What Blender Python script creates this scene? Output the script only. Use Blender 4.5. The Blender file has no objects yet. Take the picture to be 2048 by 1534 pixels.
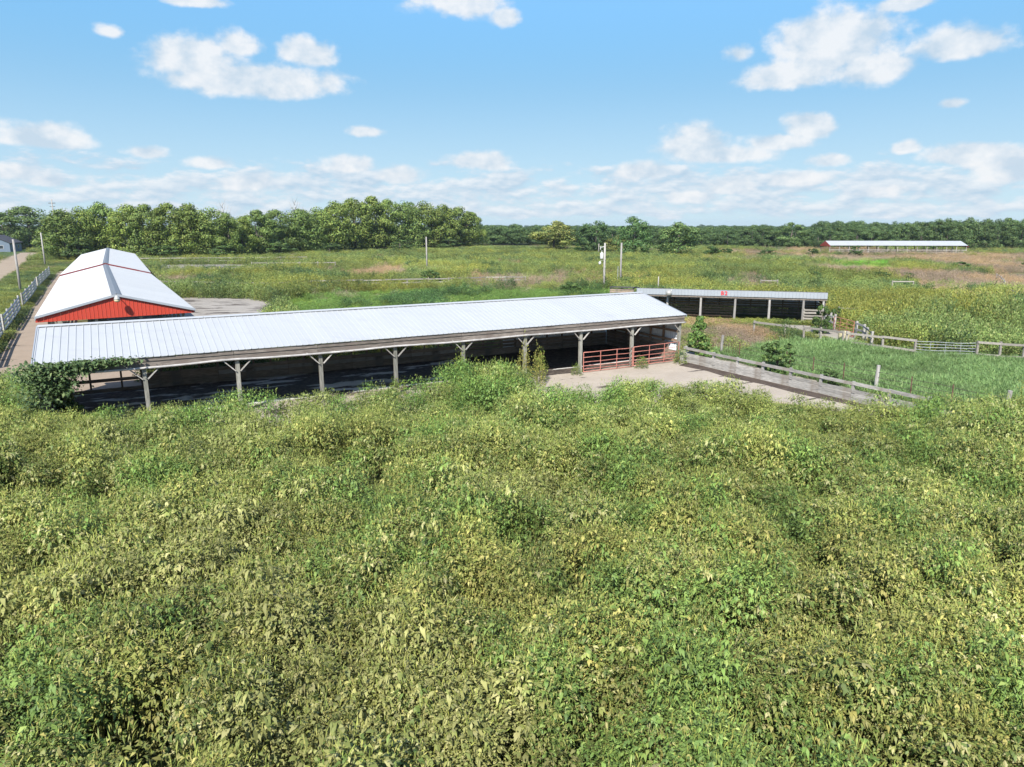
import bpy, bmesh, math, random
import numpy as np
from mathutils import Vector, Matrix, Euler
R = math.radians
random.seed(7)
rng = np.random.default_rng(11)
SC = bpy.context.scene
COL = SC.collection

# ------------------------------------------------------------------ camera
CAM_H = 9.0
cam = bpy.data.cameras.new('camera'); cam_o = bpy.data.objects.new('camera', cam); COL.objects.link(cam_o)
cam_o.location = (0, 0, CAM_H); cam_o.rotation_euler = (R(90) - 0.2179, 0, 0)
cam.sensor_fit = 'HORIZONTAL'; cam.sensor_width = 36.0; cam.lens = 36.0 * 1423.0 / 2048.0
cam.clip_start = 0.1; cam.clip_end = 20000
SC.camera = cam_o

# ------------------------------------------------------------------ sun and exposure
SUN_EL = R(43); SUN_V = Vector((-0.25, -0.968, 0)).normalized()
sun_dir = Vector((SUN_V.x * math.cos(SUN_EL), SUN_V.y * math.cos(SUN_EL), math.sin(SUN_EL)))
sl = bpy.data.lights.new('sun', 'SUN'); sl.energy = 4.6; sl.angle = R(0.53); sl.color = (1.0, 0.955, 0.88)
so = bpy.data.objects.new('sun', sl); COL.objects.link(so)
so.rotation_euler = sun_dir.to_track_quat('Z', 'Y').to_euler(); so.location = (-40, -60, 80)
SC.view_settings.view_transform = 'Standard'; SC.view_settings.look = 'None'
SC.view_settings.gamma = 1.0; SC.view_settings.use_curve_mapping = False
SC.view_settings.exposure = 1.1
SC.render.engine = 'CYCLES'
SC.cycles.max_bounces = 6; SC.cycles.diffuse_bounces = 4; SC.cycles.glossy_bounces = 2
SC.cycles.transmission_bounces = 3; SC.cycles.transparent_max_bounces = 4
SC.cycles.volume_bounces = 0
SC.cycles.sample_clamp_indirect = 6.0

# ------------------------------------------------------------------ sky with clouds
wd = bpy.data.worlds.new('World'); SC.world = wd; wd.use_nodes = True
nt = wd.node_tree; nt.nodes.clear()
def wn(t, **kw):
    n = nt.nodes.new(t)
    for k, v in kw.items(): setattr(n, k, v)
    return n
def setin(tree, sock, v):
    if isinstance(v, (int, float)): sock.default_value = v
    elif isinstance(v, (tuple, list)): sock.default_value = v
    else: tree.links.new(v, sock)
def wmath(op, a, b=None, c=None, clamp=False, tree=None):
    tree = tree or nt
    n = tree.nodes.new('ShaderNodeMath'); n.operation = op; n.use_clamp = clamp
    for i, v in enumerate((a, b, c)):
        if v is not None: setin(tree, n.inputs[i], v)
    return n.outputs[0]
sky = wn('ShaderNodeTexSky', sky_type='NISHITA', sun_disc=False)
sky.sun_elevation = SUN_EL; sky.sun_rotation = math.atan2(SUN_V.x, SUN_V.y)
sky.altitude = 100; sky.air_density = 1.0; sky.dust_density = 0.35; sky.ozone_density = 2.2
tc = wn('ShaderNodeTexCoord')
sep = wn('ShaderNodeSeparateXYZ'); nt.links.new(tc.outputs['Generated'], sep.inputs[0])
deg = 180 / math.pi
az = wmath('MULTIPLY', wmath('ARCTAN2', sep.outputs[0], sep.outputs[1]), deg)
el = wmath('MULTIPLY', wmath('ARCSINE', sep.outputs[2]), deg)
def comb(x, y, z):
    n = wn('ShaderNodeCombineXYZ')
    for i, v in enumerate((x, y, z)): setin(nt, n.inputs[i], v)
    return n.outputs[0]
def noise(vec, scale, detail=6, rough=0.55, lac=2.1):
    n = wn('ShaderNodeTexNoise'); n.inputs['Scale'].default_value = scale; n.inputs['Detail'].default_value = detail
    n.inputs['Roughness'].default_value = rough; n.inputs['Lacunarity'].default_value = lac
    nt.links.new(vec, n.inputs['Vector']); return n.outputs['Fac']
def smooth(x, a, b, tree=None):
    n = (tree or nt).nodes.new('ShaderNodeMapRange'); n.interpolation_type = 'SMOOTHSTEP'
    n.inputs['From Min'].default_value = a; n.inputs['From Max'].default_value = b
    setin(tree or nt, n.inputs['Value'], x); return n.outputs['Result']
# each cumulus: azimuth, elevation, half widths (below the middle it is flatter)
CLOUDS = [(-19.03, 9.89, 8.53, 2.0, 1.24, 1.0),
 (-22.35, 11.15, 5.0, 2.23, 1.86, 1.0),
 (-19.52, 12.08, 2.55, 1.66, 1.19, 0.9),
 (-15.06, 11.89, 2.7, 1.56, 1.07, 1.0),
 (-27.49, 12.3, 1.6, 0.98, 0.71, 0.8),
 (-22.34, 14.65, 2.59, 0.65, 0.56, 0.95),
 (-3.65, 15.56, 4.95, 1.11, 1.31, 1.0),
 (-0.52, 14.83, 1.58, 1.01, 1.01, 1.0),
 (22.67, 11.83, 5.62, 3.25, 2.79, 1.0),
 (19.73, 10.33, 4.67, 1.52, 1.23, 1.0),
 (25.31, 10.23, 3.26, 1.64, 1.37, 1.0),
 (16.58, 11.8, 1.94, 1.45, 1.21, 0.75),
 (30.27, 11.18, 3.7, 1.83, 1.13, 1.0),
 (26.89, 14.03, 2.49, 0.72, 0.72, 0.95),
 (30.28, 7.82, 1.32, 0.7, 0.61, 0.8),
 (-32.28, 5.42, 3.51, 1.7, 0.77, 1.0),
 (-26.09, 4.88, 1.94, 0.9, 0.54, 0.9),
 (-22.14, 4.32, 2.17, 0.93, 0.56, 0.95),
 (-34.14, 3.34, 2.24, 0.92, 0.58, 1.0),
 (-11.1, 6.85, 2.21, 0.79, 0.59, 0.8),
 (-12.32, 4.48, 2.73, 1.28, 0.79, 1.0),
 (-8.61, 3.73, 2.68, 1.19, 0.8, 1.0),
 (-2.47, 4.77, 3.38, 1.31, 0.91, 0.95),
 (13.97, 5.69, 3.5, 2.05, 1.27, 1.0),
 (15.98, 5.05, 4.77, 1.26, 0.77, 1.0),
 (21.74, 6.69, 2.3, 1.68, 1.03, 1.0),
 (19.74, 5.86, 3.4, 0.95, 0.76, 0.95),
 (23.18, 4.49, 2.07, 0.83, 0.56, 1.0),
 (27.86, 5.13, 1.36, 0.8, 0.53, 0.9),
 (21.3, 3.24, 3.78, 0.94, 0.66, 0.95),
 (16.48, 2.69, 2.38, 1.35, 0.68, 1.0),
 (31.9, 4.46, 3.64, 1.45, 0.85, 1.0),
 (34.06, 3.34, 2.62, 1.42, 0.75, 1.0),
 (10.19, 3.97, 3.11, 1.19, 0.79, 0.95),
 (-32.18, 2.79, 2.29, 0.77, 0.51, 0.95),
 (-19.56, 2.85, 3.19, 1.23, 0.57, 0.95),
 (13.62, 2.1, 3.51, 0.78, 0.49, 0.9),
 (26.25, 2.28, 2.83, 0.81, 0.54, 0.9)]
blob_grp = bpy.data.node_groups.new('cloud_puff', 'ShaderNodeTree')
for nm in ('az', 'el', 'ca', 'ce', 'ra', 're', 'rb'):
    blob_grp.interface.new_socket(nm, in_out='INPUT', socket_type='NodeSocketFloat')
blob_grp.interface.new_socket('v', in_out='OUTPUT', socket_type='NodeSocketFloat')
gi = blob_grp.nodes.new('NodeGroupInput'); go = blob_grp.nodes.new('NodeGroupOutput')
G = blob_grp
dx = wmath('DIVIDE', wmath('SUBTRACT', gi.outputs['az'], gi.outputs['ca'], tree=G), gi.outputs['ra'], tree=G)
dyr = wmath('SUBTRACT', gi.outputs['el'], gi.outputs['ce'], tree=G)
dyu = wmath('MAXIMUM', wmath('DIVIDE', dyr, gi.outputs['re'], tree=G), wmath('DIVIDE', wmath('MULTIPLY', dyr, -1.0, tree=G), gi.outputs['rb'], tree=G), tree=G)
rr = wmath('ADD', wmath('MULTIPLY', dx, dx, tree=G), wmath('MULTIPLY', dyu, dyu, tree=G), tree=G)
G.links.new(wmath('SUBTRACT', 1.0, wmath('SQRT', rr, tree=G), tree=G), go.inputs[0])
def density(el_s):
    """cloud amount for the direction (az, el_s)"""
    acc = None
    for (ca, ce, ra, re, rb, st) in CLOUDS:
        g = wn('ShaderNodeGroup'); g.node_tree = blob_grp
        nt.links.new(az, g.inputs['az']); setin(nt, g.inputs['el'], el_s)
        for k, v in zip(('ca', 'ce', 'ra', 're', 'rb'), (ca, ce, ra * .92, re * .85, rb * .85)): g.inputs[k].default_value = v
        o = wmath('SUBTRACT', g.outputs[0], 1.0 - st) if st < 1 else g.outputs[0]
        acc = o if acc is None else wmath('SMOOTH_MAX', acc, o, 0.25)
    return acc
B = wmath('MAXIMUM', density(el), -1.2)
v1 = comb(az, wmath('MULTIPLY', el, 1.35), 3.7)
n1 = noise(v1, 0.36, 10, 0.57)
v1s = comb(wmath('SUBTRACT', az, 0.35), wmath('ADD', wmath('MULTIPLY', el, 1.35), 0.75), 3.7)
n1s = noise(v1s, 0.34, 4, 0.5)
d_main = wmath('ADD', wmath('MULTIPLY', B, 1.15), wmath('MULTIPLY', wmath('SUBTRACT', n1, 0.5), 1.7))
a_main = smooth(d_main, -0.06, 0.52)
# rows of small cumulus towards the horizon, all the way round
v2 = comb(wmath('MULTIPLY', az, 0.55), wmath('MULTIPLY', el, 1.55), 9.1)
n2 = noise(v2, 0.62, 8, 0.58)
v2s = comb(wmath('SUBTRACT', wmath('MULTIPLY', az, 0.55), 0.12), wmath('ADD', wmath('MULTIPLY', el, 1.55), 0.5), 9.1)
n2s = noise(v2s, 0.62, 4, 0.5)
band = wmath('MULTIPLY', smooth(el, 7.2, 2.8), smooth(el, -0.3, 1.0))
d_row = wmath('ADD', wmath('MULTIPLY', wmath('SUBTRACT', n2, 0.5), 2.4), wmath('MULTIPLY', wmath('SUBTRACT', band, 0.86), 1.2))
a_row = wmath('MULTIPLY', smooth(d_row, -0.26, 0.26), 0.80)
# scattered cloud over the rest of the sky, outside the part the lens shows, as in it
v3 = comb(wmath('MULTIPLY', sep.outputs[0], 3.2), wmath('MULTIPLY', sep.outputs[1], 3.2), wmath('MULTIPLY', sep.outputs[2], 5.0))
n3 = noise(v3, 1.0, 7, 0.55)
fside = wmath('MAXIMUM', smooth(el, 16.5, 24), smooth(wmath('ABSOLUTE', az), 37, 44))
a_rest = wmath('MULTIPLY', wmath('MULTIPLY', smooth(n3, 0.56, 0.68), fside), wmath('MULTIPLY', smooth(el, 2.0, 5.0), 0.8))
lit_main = wmath('ADD', wmath('MULTIPLY', wmath('SUBTRACT', n1, n1s), 3.4), wmath('ADD', wmath('MULTIPLY', smooth(el, 3.0, 9.0), 0.10), 0.52), clamp=True)
lit_row = wmath('ADD', wmath('MULTIPLY', wmath('SUBTRACT', n2, n2s), 3.2), 0.50, clamp=True)
def ramp(fac, lo, hi):
    n = wn('ShaderNodeMix', data_type='RGBA'); setin(nt, n.inputs['Factor'], fac)
    n.inputs['A'].default_value = lo; n.inputs['B'].default_value = hi; return n.outputs['Result']
def mixc(fac, a, b):
    n = wn('ShaderNodeMix', data_type='RGBA'); setin(nt, n.inputs['Factor'], fac)
    nt.links.new(a, n.inputs['A']); nt.links.new(b, n.inputs['B']); return n.outputs['Result']
SKY_S = 0.125
K = 1.0 / SKY_S / (2 ** 1.1)
def kc(r, g, b): return (r * K, g * K, b * K, 1)
c_main = ramp(lit_main, kc(0.60, 0.72, 0.84), kc(0.93, 0.945, 0.965))
c_row = ramp(lit_row, kc(0.50, 0.645, 0.80), kc(0.90, 0.925, 0.96))
hs = wn('ShaderNodeHueSaturation'); hs.inputs['Saturation'].default_value = 1.05; hs.inputs['Value'].default_value = 1.0
nt.links.new(sky.outputs[0], hs.inputs['Color'])
# the whitish air near the horizon
hz = wmath('MULTIPLY', smooth(el, 30.0, 9.0), 0.95)
base_sky = mixc(hz, hs.outputs[0], ramp(wmath('POWER', smooth(el, 20.0, -2.0), 1.25), kc(0.135, 0.465, 0.83), kc(0.57, 0.765, 0.88)))
c0 = mixc(a_row, base_sky, c_row)
c1 = mixc(wmath('MULTIPLY', a_main, 0.90), c0, c_main)
c2 = mixc(a_rest, c1, ramp(0.5, kc(0.75, 0.83, 0.90), kc(0.97, 0.98, 0.99)))
bg = wn('ShaderNodeBackground'); bg.inputs['Strength'].default_value = SKY_S
nt.links.new(c2, bg.inputs['Color'])
ow = wn('ShaderNodeOutputWorld'); nt.links.new(bg.outputs[0], ow.inputs['Surface'])

# ------------------------------------------------------------------ noise
def _hash(ix, iy, seed):
    h = (ix.astype(np.int64) * 374761393 + iy.astype(np.int64) * 668265263 + seed * 1442695041) & 0xffffffff
    h = ((h ^ (h >> 13)) * 1274126177) & 0xffffffff
    return ((h ^ (h >> 16)) & 0xffff) / 65535.0
def vnoise(x, y, seed=0):
    x = np.asarray(x, float); y = np.asarray(y, float)
    ix = np.floor(x); iy = np.floor(y); fx = x - ix; fy = y - iy
    fx = fx * fx * (3 - 2 * fx); fy = fy * fy * (3 - 2 * fy)
    a = _hash(ix, iy, seed); b = _hash(ix + 1, iy, seed); c = _hash(ix, iy + 1, seed); d = _hash(ix + 1, iy + 1, seed)
    return a + (b - a) * fx + (c - a) * fy + (a - b - c + d) * fx * fy
def fbm(x, y, seed=0, octs=4):
    s = 0; a = 0.5; t = 0
    for o in range(octs):
        s = s + a * vnoise(x * 2 ** o, y * 2 ** o, seed + o * 17); t += a; a *= 0.5
    return s / t
def in_poly(x, y, poly):
    ins = np.zeros(np.shape(x), bool); n = len(poly); j = n - 1
    for i in range(n):
        xi, yi = poly[i]; xj, yj = poly[j]
        if yi != yj:
            cnd = ((yi > y) != (yj > y)) & (x < (xj - xi) * (y - yi) / (yj - yi) + xi)
            ins ^= cnd
        j = i
    return ins

# ------------------------------------------------------------------ materials
def new_mat(name):
    m = bpy.data.materials.new(name); m.use_nodes = True
    m.node_tree.nodes.clear(); return m, m.node_tree
def mk(t, typ, ins=None, **kw):
    n = t.nodes.new(typ)
    for k, v in kw.items(): setattr(n, k, v)
    for k, v in (ins or {}).items():
        setin(t, n.inputs[k], v)
    return n
def mixn(t, fac, a, b, mode='MIX'):
    n = t.nodes.new('ShaderNodeMix'); n.data_type = 'RGBA'; n.blend_type = mode
    for k, v in ((0, fac), (6, a), (7, b)): setin(t, n.inputs[k], v)
    return n.outputs[2]
def tnoise(t, vec, scale, detail=4, rough=0.55):
    n = mk(t, 'ShaderNodeTexNoise', {'Scale': scale, 'Detail': detail, 'Roughness': rough})
    if vec is not None: t.links.new(vec, n.inputs['Vector'])
    return n.outputs['Fac']
def finish(m, t, col, rough, bump=None, bstr=0.3, metal=0.0, bdist=0.02, spec=0.4):
    p = mk(t, 'ShaderNodeBsdfPrincipled', {'Base Color': col, 'Roughness': rough, 'Metallic': metal, 'Specular IOR Level': spec})
    if bump is not None:
        b = mk(t, 'ShaderNodeBump', {'Strength': bstr, 'Distance': bdist, 'Height': bump}); t.links.new(b.outputs[0], p.inputs['Normal'])
    o = mk(t, 'ShaderNodeOutputMaterial'); t.links.new(p.outputs[0], o.inputs['Surface']); return m
def wood(name, dark, light, grain=(1.5, 14, 14), wear=None):
    """weathered board: grain along the piece (generated by the object's own coordinates)"""
    m, t = new_mat(name)
    tcn = mk(t, 'ShaderNodeTexCoord'); oi = mk(t, 'ShaderNodeObjectInfo')
    mp = mk(t, 'ShaderNodeMapping', {'Scale': grain}); t.links.new(tcn.outputs['Object'], mp.inputs['Vector'])
    off = mk(t, 'ShaderNodeVectorMath', operation='ADD'); t.links.new(mp.outputs[0], off.inputs[0])
    sc = mk(t, 'ShaderNodeMath', {0: oi.outputs['Random'], 1: 37.0}, operation='MULTIPLY'); t.links.new(sc.outputs[0], off.inputs[1])
    g = tnoise(t, off.outputs[0], 2.2, 6, 0.6); g2 = tnoise(t, tcn.outputs['Object'], 0.9, 4)
    f = smooth(g, 0.32, 0.72, t)
    c = mixn(t, f, dark + (1,), light + (1,))
    pv = mk(t, 'ShaderNodeMapRange', {'Value': oi.outputs['Random'], 'To Min': 0.72, 'To Max': 1.2})
    c = mixn(t, 1.0, c, pv.outputs[0], 'MULTIPLY')
    if wear: c = mixn(t, smooth(g2, 0.5, 0.68, t), c, wear + (1,))
    return finish(m, t, c, 0.85, g, 0.35, bdist=0.01)
def sheet(name, base, rough=0.42, metal=0.35, stain=(0.35, 0.33, 0.30), amount=0.25, scale=(0.25, 2.0, 1.0)):
    m, t = new_mat(name)
    tcn = mk(t, 'ShaderNodeTexCoord'); oi = mk(t, 'ShaderNodeObjectInfo')
    gm = mk(t, 'ShaderNodeNewGeometry')
    mp = mk(t, 'ShaderNodeMapping', {'Scale': scale}); t.links.new(gm.outputs['Position'], mp.inputs['Vector'])
    g = tnoise(t, mp.outputs[0], 1.4, 7, 0.62); g2 = tnoise(t, gm.outputs['Position'], 0.35, 4)
    f = mk(t, 'ShaderNodeMath', {0: smooth(g, 0.5, 0.8, t), 1: amount}, operation='MULTIPLY').outputs[0]
    c = mixn(t, f, base + (1,), stain + (1,))
    c = mixn(t, mk(t, 'ShaderNodeMath', {0: smooth(g2, 0.35, 0.75, t), 1: 0.14}, operation='MULTIPLY').outputs[0], c, (base[0] * 0.78, base[1] * 0.8, base[2] * 0.84, 1))
    pv = mk(t, 'ShaderNodeMapRange', {'Value': oi.outputs['Random'], 'To Min': 0.975, 'To Max': 1.02})
    c = mixn(t, 1.0, c, pv.outputs[0], 'MULTIPLY')
    return finish(m, t, c, rough, g, 0.06, metal=metal, bdist=0.01)
def plain(name, col, rough=0.6, metal=0.0, var=0.25, scale=6.0, wear=None, wthr=0.58):
    m, t = new_mat(name)
    gm = mk(t, 'ShaderNodeNewGeometry'); g = tnoise(t, gm.outputs['Position'], scale, 5)
    c = mixn(t, smooth(g, 0.3, 0.7, t), tuple(v * (1 - var) for v in col) + (1,), tuple(v * (1 + var * .5) for v in col) + (1,))
    if wear: c = mixn(t, smooth(tnoise(t, gm.outputs['Position'], scale * 2.3, 6, .65), wthr, wthr + .1, t), c, wear + (1,))
    return finish(m, t, c, rough, g, 0.15, metal=metal, bdist=0.01)
M = {}
M['post'] = wood('post_wood', (0.13, 0.128, 0.108), (0.27, 0.262, 0.225), (9, 9, 1.2), None)
M['header'] = wood('header_wood', (0.10, 0.083, 0.070), (0.22, 0.19, 0.165), (1.2, 9, 12), (0.13, 0.105, 0.09))
M['wallboard'] = wood('wall_boards', (0.17, 0.125, 0.096), (0.34, 0.265, 0.205), (1.2, 10, 12), (0.16, 0.135, 0.115))
M['wallboard_grey'] = wood('grey_wall_boards', (0.30, 0.265, 0.24), (0.46, 0.42, 0.38), (1.2, 10, 10), (0.10, 0.08, 0.065))
M['stud'] = wood('stud_wood', (0.10, 0.068, 0.048), (0.22, 0.15, 0.10), (9, 9, 1.2))
M['girt'] = wood('girt_wood', (0.18, 0.115, 0.075), (0.32, 0.22, 0.15), (1.2, 9, 9))
M['fence'] = wood('fence_wood', (0.20, 0.19, 0.175), (0.37, 0.352, 0.325), (1.3, 9, 12), (0.19, 0.165, 0.14))
M['rail'] = wood('rail_wood', (0.17, 0.155, 0.135), (0.31, 0.285, 0.25), (1.3, 9, 12))
M['pole'] = wood('pole_wood', (0.19, 0.178, 0.165), (0.33, 0.315, 0.295), (9, 9, 0.8))
M['roof'] = sheet('white_roof_metal', (0.33, 0.342, 0.352), 0.45, 0.0, (0.21, 0.21, 0.21), 0.30, (0.5, 1.6, 1.0))
M['barnroof'] = sheet('white_barn_roof_metal', (0.31, 0.325, 0.34), 0.45, 0.0, (0.24, 0.24, 0.24), 0.18, (1.6, 0.3, 1.0))
M['galv'] = sheet('galvanised_metal', (0.30, 0.325, 0.355), 0.45, 0.25, (0.34, 0.33, 0.32), 0.4, (1.2, 1.2, 0.5))
M['liner'] = sheet('pale_wall_sheet', (0.68, 0.71, 0.74), 0.5, 0.0, (0.50, 0.47, 0.44), 0.3, (1.2, 1.2, 0.5))
M['rail_metal'] = sheet('rail_metal', (0.21, 0.23, 0.26), 0.40, 0.45, (0.22, 0.16, 0.12), 0.35, (0.5, 0.5, 2))
M['cap'] = plain('ridge_metal', (0.16, 0.165, 0.175), 0.45, 0.2)
M['edge'] = plain('dark_edge', (0.10, 0.095, 0.09), 0.7)
M['red'] = sheet('red_siding', (0.36, 0.040, 0.022), 0.5, 0.0, (0.27, 0.045, 0.03), 0.35, (1.2, 1.2, 0.4))
M['redpaint'] = plain('red_gate_paint', (0.40, 0.155, 0.120), 0.5, 0.0, 0.3, 9, (0.27, 0.14, 0.10))
M['redtrim'] = plain('dark_red_trim', (0.16, 0.022, 0.022), 0.5)
M['rust'] = plain('rusty_steel', (0.115, 0.062, 0.045), 0.8, 0.2, 0.4, 7)
M['wire'] = plain('dark_wire', (0.085, 0.065, 0.055), 0.6, 0.4)
M['pipe'] = plain('pale_pipe', (0.36, 0.345, 0.33), 0.5, 0.0, 0.3, 2.0, (0.26, 0.22, 0.19), 0.6)
M['white'] = plain('white_paint', (0.48, 0.48, 0.47), 0.4, 0.0, 0.12)
M['lamp'] = plain('lamp_grey', (0.36, 0.36, 0.34), 0.35, 0.2, 0.12)
M['letter'] = plain('red_lettering', (0.50, 0.03, 0.04), 0.5)
M['bluegrey'] = plain('blue_grey_siding', (0.11, 0.145, 0.19), 0.6, 0.0, 0.12)
M['darkroof'] = plain('dark_roof', (0.045, 0.045, 0.052), 0.8)
M['cream'] = plain('cream_tank', (0.42, 0.37, 0.23), 0.6)
M['glass'] = plain('window_glass', (0.03, 0.04, 0.05), 0.1)
M['bark'] = plain('bark', (0.085, 0.070, 0.058), 0.9, 0, 0.4, 5)
def ground_mat(name, cols, scale, bstr=0.4, rough=0.95, bdist=0.05):
    m, t = new_mat(name); gm = mk(t, 'ShaderNodeNewGeometry'); P = gm.outputs['Position']
    a = tnoise(t, P, scale, 6, .6); b = tnoise(t, P, scale * 7.3, 5, .6); c2_ = tnoise(t, P, scale * 0.11, 4)
    c = mixn(t, smooth(a, .35, .65, t), cols[0] + (1,), cols[1] + (1,))
    c = mixn(t, smooth(b, .45, .7, t), c, cols[2] + (1,))
    if len(cols) > 3: c = mixn(t, smooth(c2_, .48, .62, t), c, cols[3] + (1,))
    return finish(m, t, c, rough, b, bstr, bdist=bdist, spec=.15)
M['ground'] = ground_mat('ground_soil_and_grass', [(0.070, 0.088, 0.026), (0.105, 0.120, 0.035), (0.050, 0.058, 0.022), (0.115, 0.105, 0.052)], 0.35)
M['dirt'] = ground_mat('dirt_track', [(0.24, 0.19, 0.14), (0.29, 0.235, 0.175), (0.20, 0.155, 0.11)], 0.5)
M['lawn'] = ground_mat('lawn_grass', [(0.060, 0.105, 0.024), (0.085, 0.13, 0.03), (0.045, 0.08, 0.02)], 0.3)
M['bank'] = ground_mat('pond_bank', [(0.13, 0.12, 0.06), (0.17, 0.15, 0.08), (0.09, 0.09, 0.04)], 0.5)
def concrete(name, pale, dirt_amt, inside=None):
    """cast concrete with cracks, blotches and dried manure lying in patches"""
    m, t = new_mat(name); gm = mk(t, 'ShaderNodeNewGeometry'); P = gm.outputs['Position']
    a = tnoise(t, P, 0.45, 7, .62); b = tnoise(t, P, 5.5, 6, .6); s2 = tnoise(t, P, 28, 3, .6)
    c = mixn(t, smooth(a, .3, .7, t), tuple(v * .84 for v in pale) + (1,), pale + (1,))
    c = mixn(t, mk(t, 'ShaderNodeMath', {0: smooth(b, .45, .7, t), 1: .35}, operation='MULTIPLY').outputs[0], c, (pale[0] * .68, pale[1] * .62, pale[2] * .55, 1))
    c = mixn(t, mk(t, 'ShaderNodeMath', {0: smooth(s2, .5, .75, t), 1: .25}, operation='MULTIPLY').outputs[0], c, (pale[0] * .6, pale[1] * .56, pale[2] * .5, 1))
    tc2 = mk(t, 'ShaderNodeTexCoord'); mp = mk(t, 'ShaderNodeMapping', {'Scale': (0.24, 0.95, 1.0)})
    t.links.new(tc2.outputs['Object'], mp.inputs['Vector'])
    d1 = tnoise(t, mp.outputs[0], 1.0, 8, .66)
    thr = 0.5 + (0.5 - dirt_amt) * 0.36
    mask = smooth(d1, thr, thr + .035, t)
    if inside is not None:
        sp = mk(t, 'ShaderNodeSeparateXYZ'); t.links.new(tc2.outputs['Object'], sp.inputs[0])
        n0, n1_, ug = inside
        s = mk(t, 'ShaderNodeMath', {0: smooth(sp.outputs[1], n0, n0 + 1.2, t), 1: smooth(sp.outputs[1], n1_ + .8, n1_ - .8, t)}, operation='MULTIPLY').outputs[0]
        s = mk(t, 'ShaderNodeMath', {0: s, 1: smooth(sp.outputs[0], ug[0], ug[1], t)}, operation='MULTIPLY').outputs[0]
        d2 = mk(t, 'ShaderNodeMath', {0: d1, 1: mk(t, 'ShaderNodeMath', {0: s, 1: .13}, operation='MULTIPLY').outputs[0]}, operation='ADD').outputs[0]
        # more manure towards the right-hand bays, where the floor is covered
        s3 = mk(t, 'ShaderNodeMath', {0: mk(t, 'ShaderNodeMath', {0: smooth(sp.outputs[0], 16, 24, t), 1: s}, operation='MULTIPLY').outputs[0], 1: .16}, operation='MULTIPLY').outputs[0]
        d2 = mk(t, 'ShaderNodeMath', {0: d2, 1: s3}, operation='ADD').outputs[0]
        mask = smooth(d2, thr, thr + .03, t)
    dc = mixn(t, smooth(b, .4, .65, t), (0.036, 0.029, 0.024, 1), (0.11, 0.088, 0.072, 1))
    c = mixn(t, mask, c, dc)
    hgt = mk(t, 'ShaderNodeMath', {0: mask, 1: mk(t, 'ShaderNodeMath', {0: b, 1: .5}, operation='MULTIPLY').outputs[0]}, operation='ADD').outputs[0]
    return finish(m, t, c, 0.9, hgt, 0.5, bdist=0.04, spec=.2)
M['slab'] = concrete('shed_concrete', (0.35, 0.303, 0.248), 0.22, (-0.2, 8.4, (-6, -3)))
M['stall'] = concrete('stall_concrete', (0.56, 0.55, 0.52), 0.30, (1.2, 8.4, (-6, -3)))  # concrete colour raised to make up for the weak light under the roof
M['muck'] = ground_mat('dark_dirt', [(0.055, 0.042, 0.034), (0.085, 0.066, 0.052), (0.04, 0.03, 0.025)], 1.2)
M['apron'] = concrete('yard_concrete', (0.28, 0.258, 0.228), 0.42)
M['lane'] = concrete('lane_concrete', (0.27, 0.215, 0.165), 0.22)
M['alley'] = concrete('alley_concrete', (0.29, 0.265, 0.225), 0.10)
def water_mat():
    m, t = new_mat('pond_water'); gm = mk(t, 'ShaderNodeNewGeometry')
    return finish(m, t, (0.055, 0.10, 0.115, 1), 0.08, tnoise(t, gm.outputs['Position'], 1.5, 3), 0.05, spec=.6)
M['water'] = water_mat()
def leaf_mat(name, trans=0.17, rough=0.55, inst=True, spec=.25):
    """leaf colour from the 'col' attribute times the plant's own tint"""
    m, t = new_mat(name)
    ca = mk(t, 'ShaderNodeAttribute', attribute_name='col')
    if inst:
        ia = mk(t, 'ShaderNodeAttribute', attribute_name='tint'); ia.attribute_type = 'INSTANCER'
        c = mixn(t, 1.0, ca.outputs['Color'], ia.outputs['Color'], 'MULTIPLY')
    else:
        oi = mk(t, 'ShaderNodeObjectInfo')
        c = mixn(t, 1.0, ca.outputs['Color'], oi.outputs['Color'], 'MULTIPLY')
    p = mk(t, 'ShaderNodeBsdfPrincipled', {'Base Color': c, 'Roughness': rough, 'Specular IOR Level': spec})
    tr = mk(t, 'ShaderNodeBsdfTranslucent', {'Color': mixn(t, 1.0, c, (1.08, 1.1, 0.6, 1), 'MULTIPLY')})
    mx = mk(t, 'ShaderNodeMixShader', {0: trans}); t.links.new(p.outputs[0], mx.inputs[1]); t.links.new(tr.outputs[0], mx.inputs[2])
    o = mk(t, 'ShaderNodeOutputMaterial'); t.links.new(mx.outputs[0], o.inputs['Surface']); return m
M['weedleaf'] = leaf_mat('weed_leaves')
M['treeleaf'] = leaf_mat('tree_leaves', 0.22, 0.6, False)
M['woodleaf'] = leaf_mat('wood_leaves', 0.2, 0.6, True)

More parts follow.
